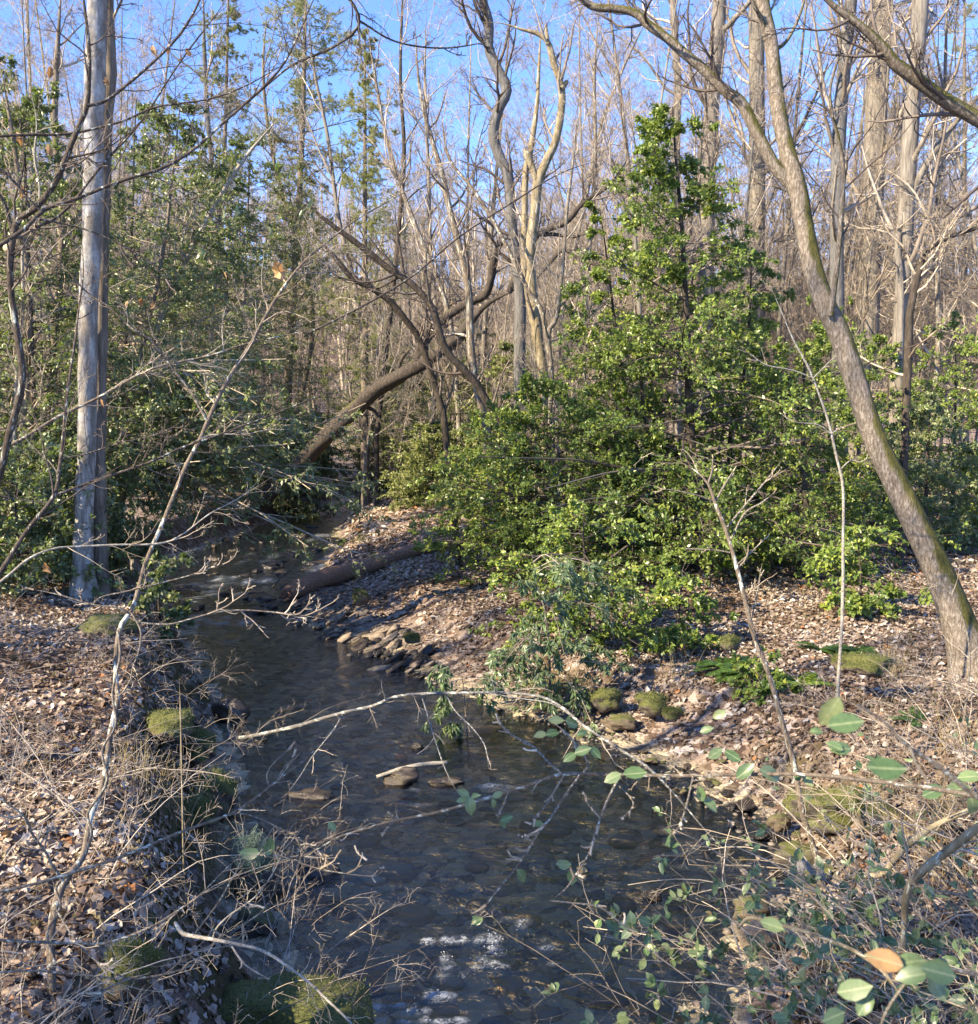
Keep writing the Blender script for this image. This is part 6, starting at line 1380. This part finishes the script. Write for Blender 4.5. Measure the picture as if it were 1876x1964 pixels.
near_tree('arching_shrub', 'pale arching stem low in the corner shrub tangle', 'bush',
    [([(1420, 1775, 7), (1438, 1760, 9), (1480, 1770, 10), (1530, 1783, 10), (1566, 1794, 10), (1620, 1815, 10), (1655, 1834, 10), (1700, 1870, 10), (1740, 1930, 9)], 2.6, 2.4)], M['yellow_bark'], PT, LV(8, 3, 0, 0, .25, .2, .0, .001), 89, 9)
near_tree('thin_branch', 'smooth thin grey branch rising across the leafy bank over the water', 'branch',
    [([(-120, 1730, 9), (0, 1709, 9), (60, 1697, 8), (118, 1680, 8), (235, 1643, 8), (336, 1600, 8), (437, 1563, 7), (480, 1538, 7), (517, 1509, 6), (560, 1475, 5), (588, 1455, 4), (629, 1408, 3), (655, 1375, 2)], 2.5, 3.0, None, None, 40),
     ([(517, 1509, 4), (512, 1488, 4), (520, 1470, 3), (545, 1445, 3), (575, 1428, 2), (566, 1438, 2)], 2.85, 2.9), ([(437, 1563, 4), (475, 1562, 4), (540, 1590, 3), (590, 1620, 3), (640, 1650, 2)], 2.8, 2.8)], M['sapling_bark'], PT, [LV(9, 3, 0, 0, .12, .3, .02, .0008), LV(3, 2, 0), LV(6, 3, 0)], 90, 8)
near_tree('thin_branch', 'thin grey branch sagging low across the corner of the leafy bank', 'branch',
    [([(-80, 1790, 7), (0, 1803, 7), (100, 1808, 7), (202, 1808, 6), (285, 1780, 6), (336, 1750, 5), (380, 1720, 4), (440, 1660, 3), (490, 1620, 2)], 2.4, 2.7)], M['sapling_bark'], PT, LV(9, 3, 0, 0, .2, .2, .02, .0008), 91, 7)
near_tree('thin_branch', 'forked thin branch in the lower corner above the brown leaves', 'branch',
    [([(-60, 1870, 6), (60, 1862, 6), (160, 1870, 6), (235, 1878, 6), (300, 1872, 5), (360, 1855, 4), (400, 1830, 3)], 2.3, 2.5), ([(250, 1876, 6), (200, 1900, 6), (165, 1935, 5), (130, 1975, 5)], 2.4, 2.2), ([(108, 1745, 4), (150, 1810, 5), (200, 1855, 5), (240, 1876, 5)], 2.6, 2.4)], M['sapling_bark'], PT, [LV(9, 3, 0, 0, .2, .2, .02, .0008), LV(3, 2, 0), LV(3, 2, 0)], 92, 7)
near_tree('broken_branch', 'broken pale branch stub leaning from the bank foot over the near water', 'branch',
    [([(336, 1770, 9), (350, 1790, 11), (372, 1796, 10), (403, 1801, 9), (440, 1808, 9), (487, 1818, 8), (520, 1832, 8), (554, 1855, 7), (590, 1882, 6), (629, 1919, 6), (680, 1970, 5), (740, 2050, 4)], 3.6, 2.9, None, None, 40),
     ([(408, 1802, 6), (416, 1780, 5), (440, 1756, 5), (490, 1720, 4), (520, 1680, 3), (540, 1640, 3), (552, 1595, 2)], 3.5, 3.2), ([(440, 1808, 5), (470, 1850, 5), (515, 1878, 4)], 3.4, 3.3)], M['white_sapling'], PT, [LV(8, 3, 0, 0, .14, .3, .0, .0008), LV(8, 3, 0, 0, .3, .2, 0, .0008), LV(2, 0, 0)], 93, 9)
near_tree('dry_stalk', 'single straight reddish stalk standing on the bank edge', 'plant', [([(355, 1780, 5), (352, 1640, 5), (349, 1500, 4), (347, 1400, 4), (344, 1300, 3)], 4.7, 4.9)], M['yellow_bark'], PT, None, 94, 6, (0, 0))
# lichen twig over the water
rngl = np.random.default_rng(44)
def lichen(root, loc, L, rng):
    g = Geo(); c = P(485, 1625, 2.75); n = 260
    a = rng.normal(size=(n, 3)); p0 = c + rng.normal(0, .016, (n, 3)) * [1, .6, 1.5]
    q = 6; pts = np.empty((n, q, 3)); pts[:, 0] = p0; d = nrmz(a)
    for k in range(1, q): d = nrmz(d + rng.normal(0, .6, (n, 3)) + [0, 0, -.1]); pts[:, k] = pts[:, k - 1] + d * .008
    g.tubes(pts, np.full((n, q), .0009), k=3, rnd=rng.random(n)); g.build('lichen', M['lichen'], root, loc)
    leaves_at([(480, 1637, 44, .05, 2.7, .4), (516, 1622, 38, 1.35, 2.7, .3)], 2.7, 1)(root, loc, L, rng)
near_tree('lichen_twig', 'twig bearing a tuft of pale lichen and two oval leaves over the water', 'branch',
    [([(375, 1790, 5), (420, 1730, 5), (455, 1670, 4), (492, 1630, 4), (520, 1640, 4), (570, 1645, 4), (615, 1625, 4), (650, 1605, 3), (700, 1590, 2)], 3.0, 2.7), ([(535, 1640, 4), (590, 1660, 3), (640, 1672, 3), (720, 1680, 2), (735, 1655, 2), (700, 1650, 2)], 2.75, 2.7), ([(540, 1655, 3), (530, 1700, 3), (500, 1750, 3), (420, 1798, 2)], 2.8, 3.0)], M['sapling_bark'], PT, [LV(8, 3, 0, 0, .2, .3, .02, .0008), LV(5, 2, 0), LV(4, 2, 0)], 95, 7, None, lichen)
# white bark scrap on the shore
gq = Geo(); rr5 = np.random.default_rng(8); pb = P(1548, 1668, 4.55)
u_, v_ = np.meshgrid(np.linspace(0, 1, 14), np.linspace(0, 1, 10))
bx = pb[0] + (u_ - .5) * .15; by = pb[1] + (v_ - .5) * .12; bz = pb[2] + .03 * np.sin(u_ * 6) + .05 * fbm(u_ * 5, v_ * 5, 3) + .03 * v_
ib = np.arange(140).reshape(10, 14); gq.add(np.stack([bx, by, bz], -1), quads=np.stack([ib[:-1, :-1], ib[:-1, 1:], ib[1:, 1:], ib[1:, :-1]], -1).reshape(-1, 4))
tag(gq.build('bark_scrap', M['white_sapling']), 'crumpled whitish scrap lying on the boulders by the shore', 'debris')

# trees that stand out of view beside the camera and shade the creek
for i, (x, y, h, R_, lab) in enumerate([(-9.5, -3.5, 10, 2.6, 'holly tree beside the viewpoint that shades the near water')]):
    b = on_ground(x, y, -.1)
    evergreen('holly_tree', lab, 'tree', [b, b + [.1, 0, h * .4], b + [0, .1, h * .7], b + [0, 0, h]], .12, [(0, R_ * .6), (.3, R_), (.7, R_ * .7), (1, .3)], 90, M['holly'], HB, HT, 80 + i, .09, .55, (7, 5), 5, hmin=.2)
for i, (k, x, y, sc_) in enumerate([(0, -7.5, 3.0, .8), (1, -8.5, 6.0, .9), (3, -6.3, -1.0, 1.0), (1, -10, 9, 1.0), (5, -12, 5, .8), (3, -4.5, -3.0, 1.0)]):
    dup(protos[k], on_ground(x, y), i * 1.3, sc_, 'bare tree standing outside the view on the leafy bank')

for o in sc.objects:
    if o.parent is None and o.get('category') in ('tree', 'bush') and o.location.y > 3:
        a, b = edges(np.array(min(o.location.y, 55.9)))
        if o.location.y < 55 and a < o.location.x < b: print('IN WATER', o.name, o['label'], [round(c, 1) for c in o.location])
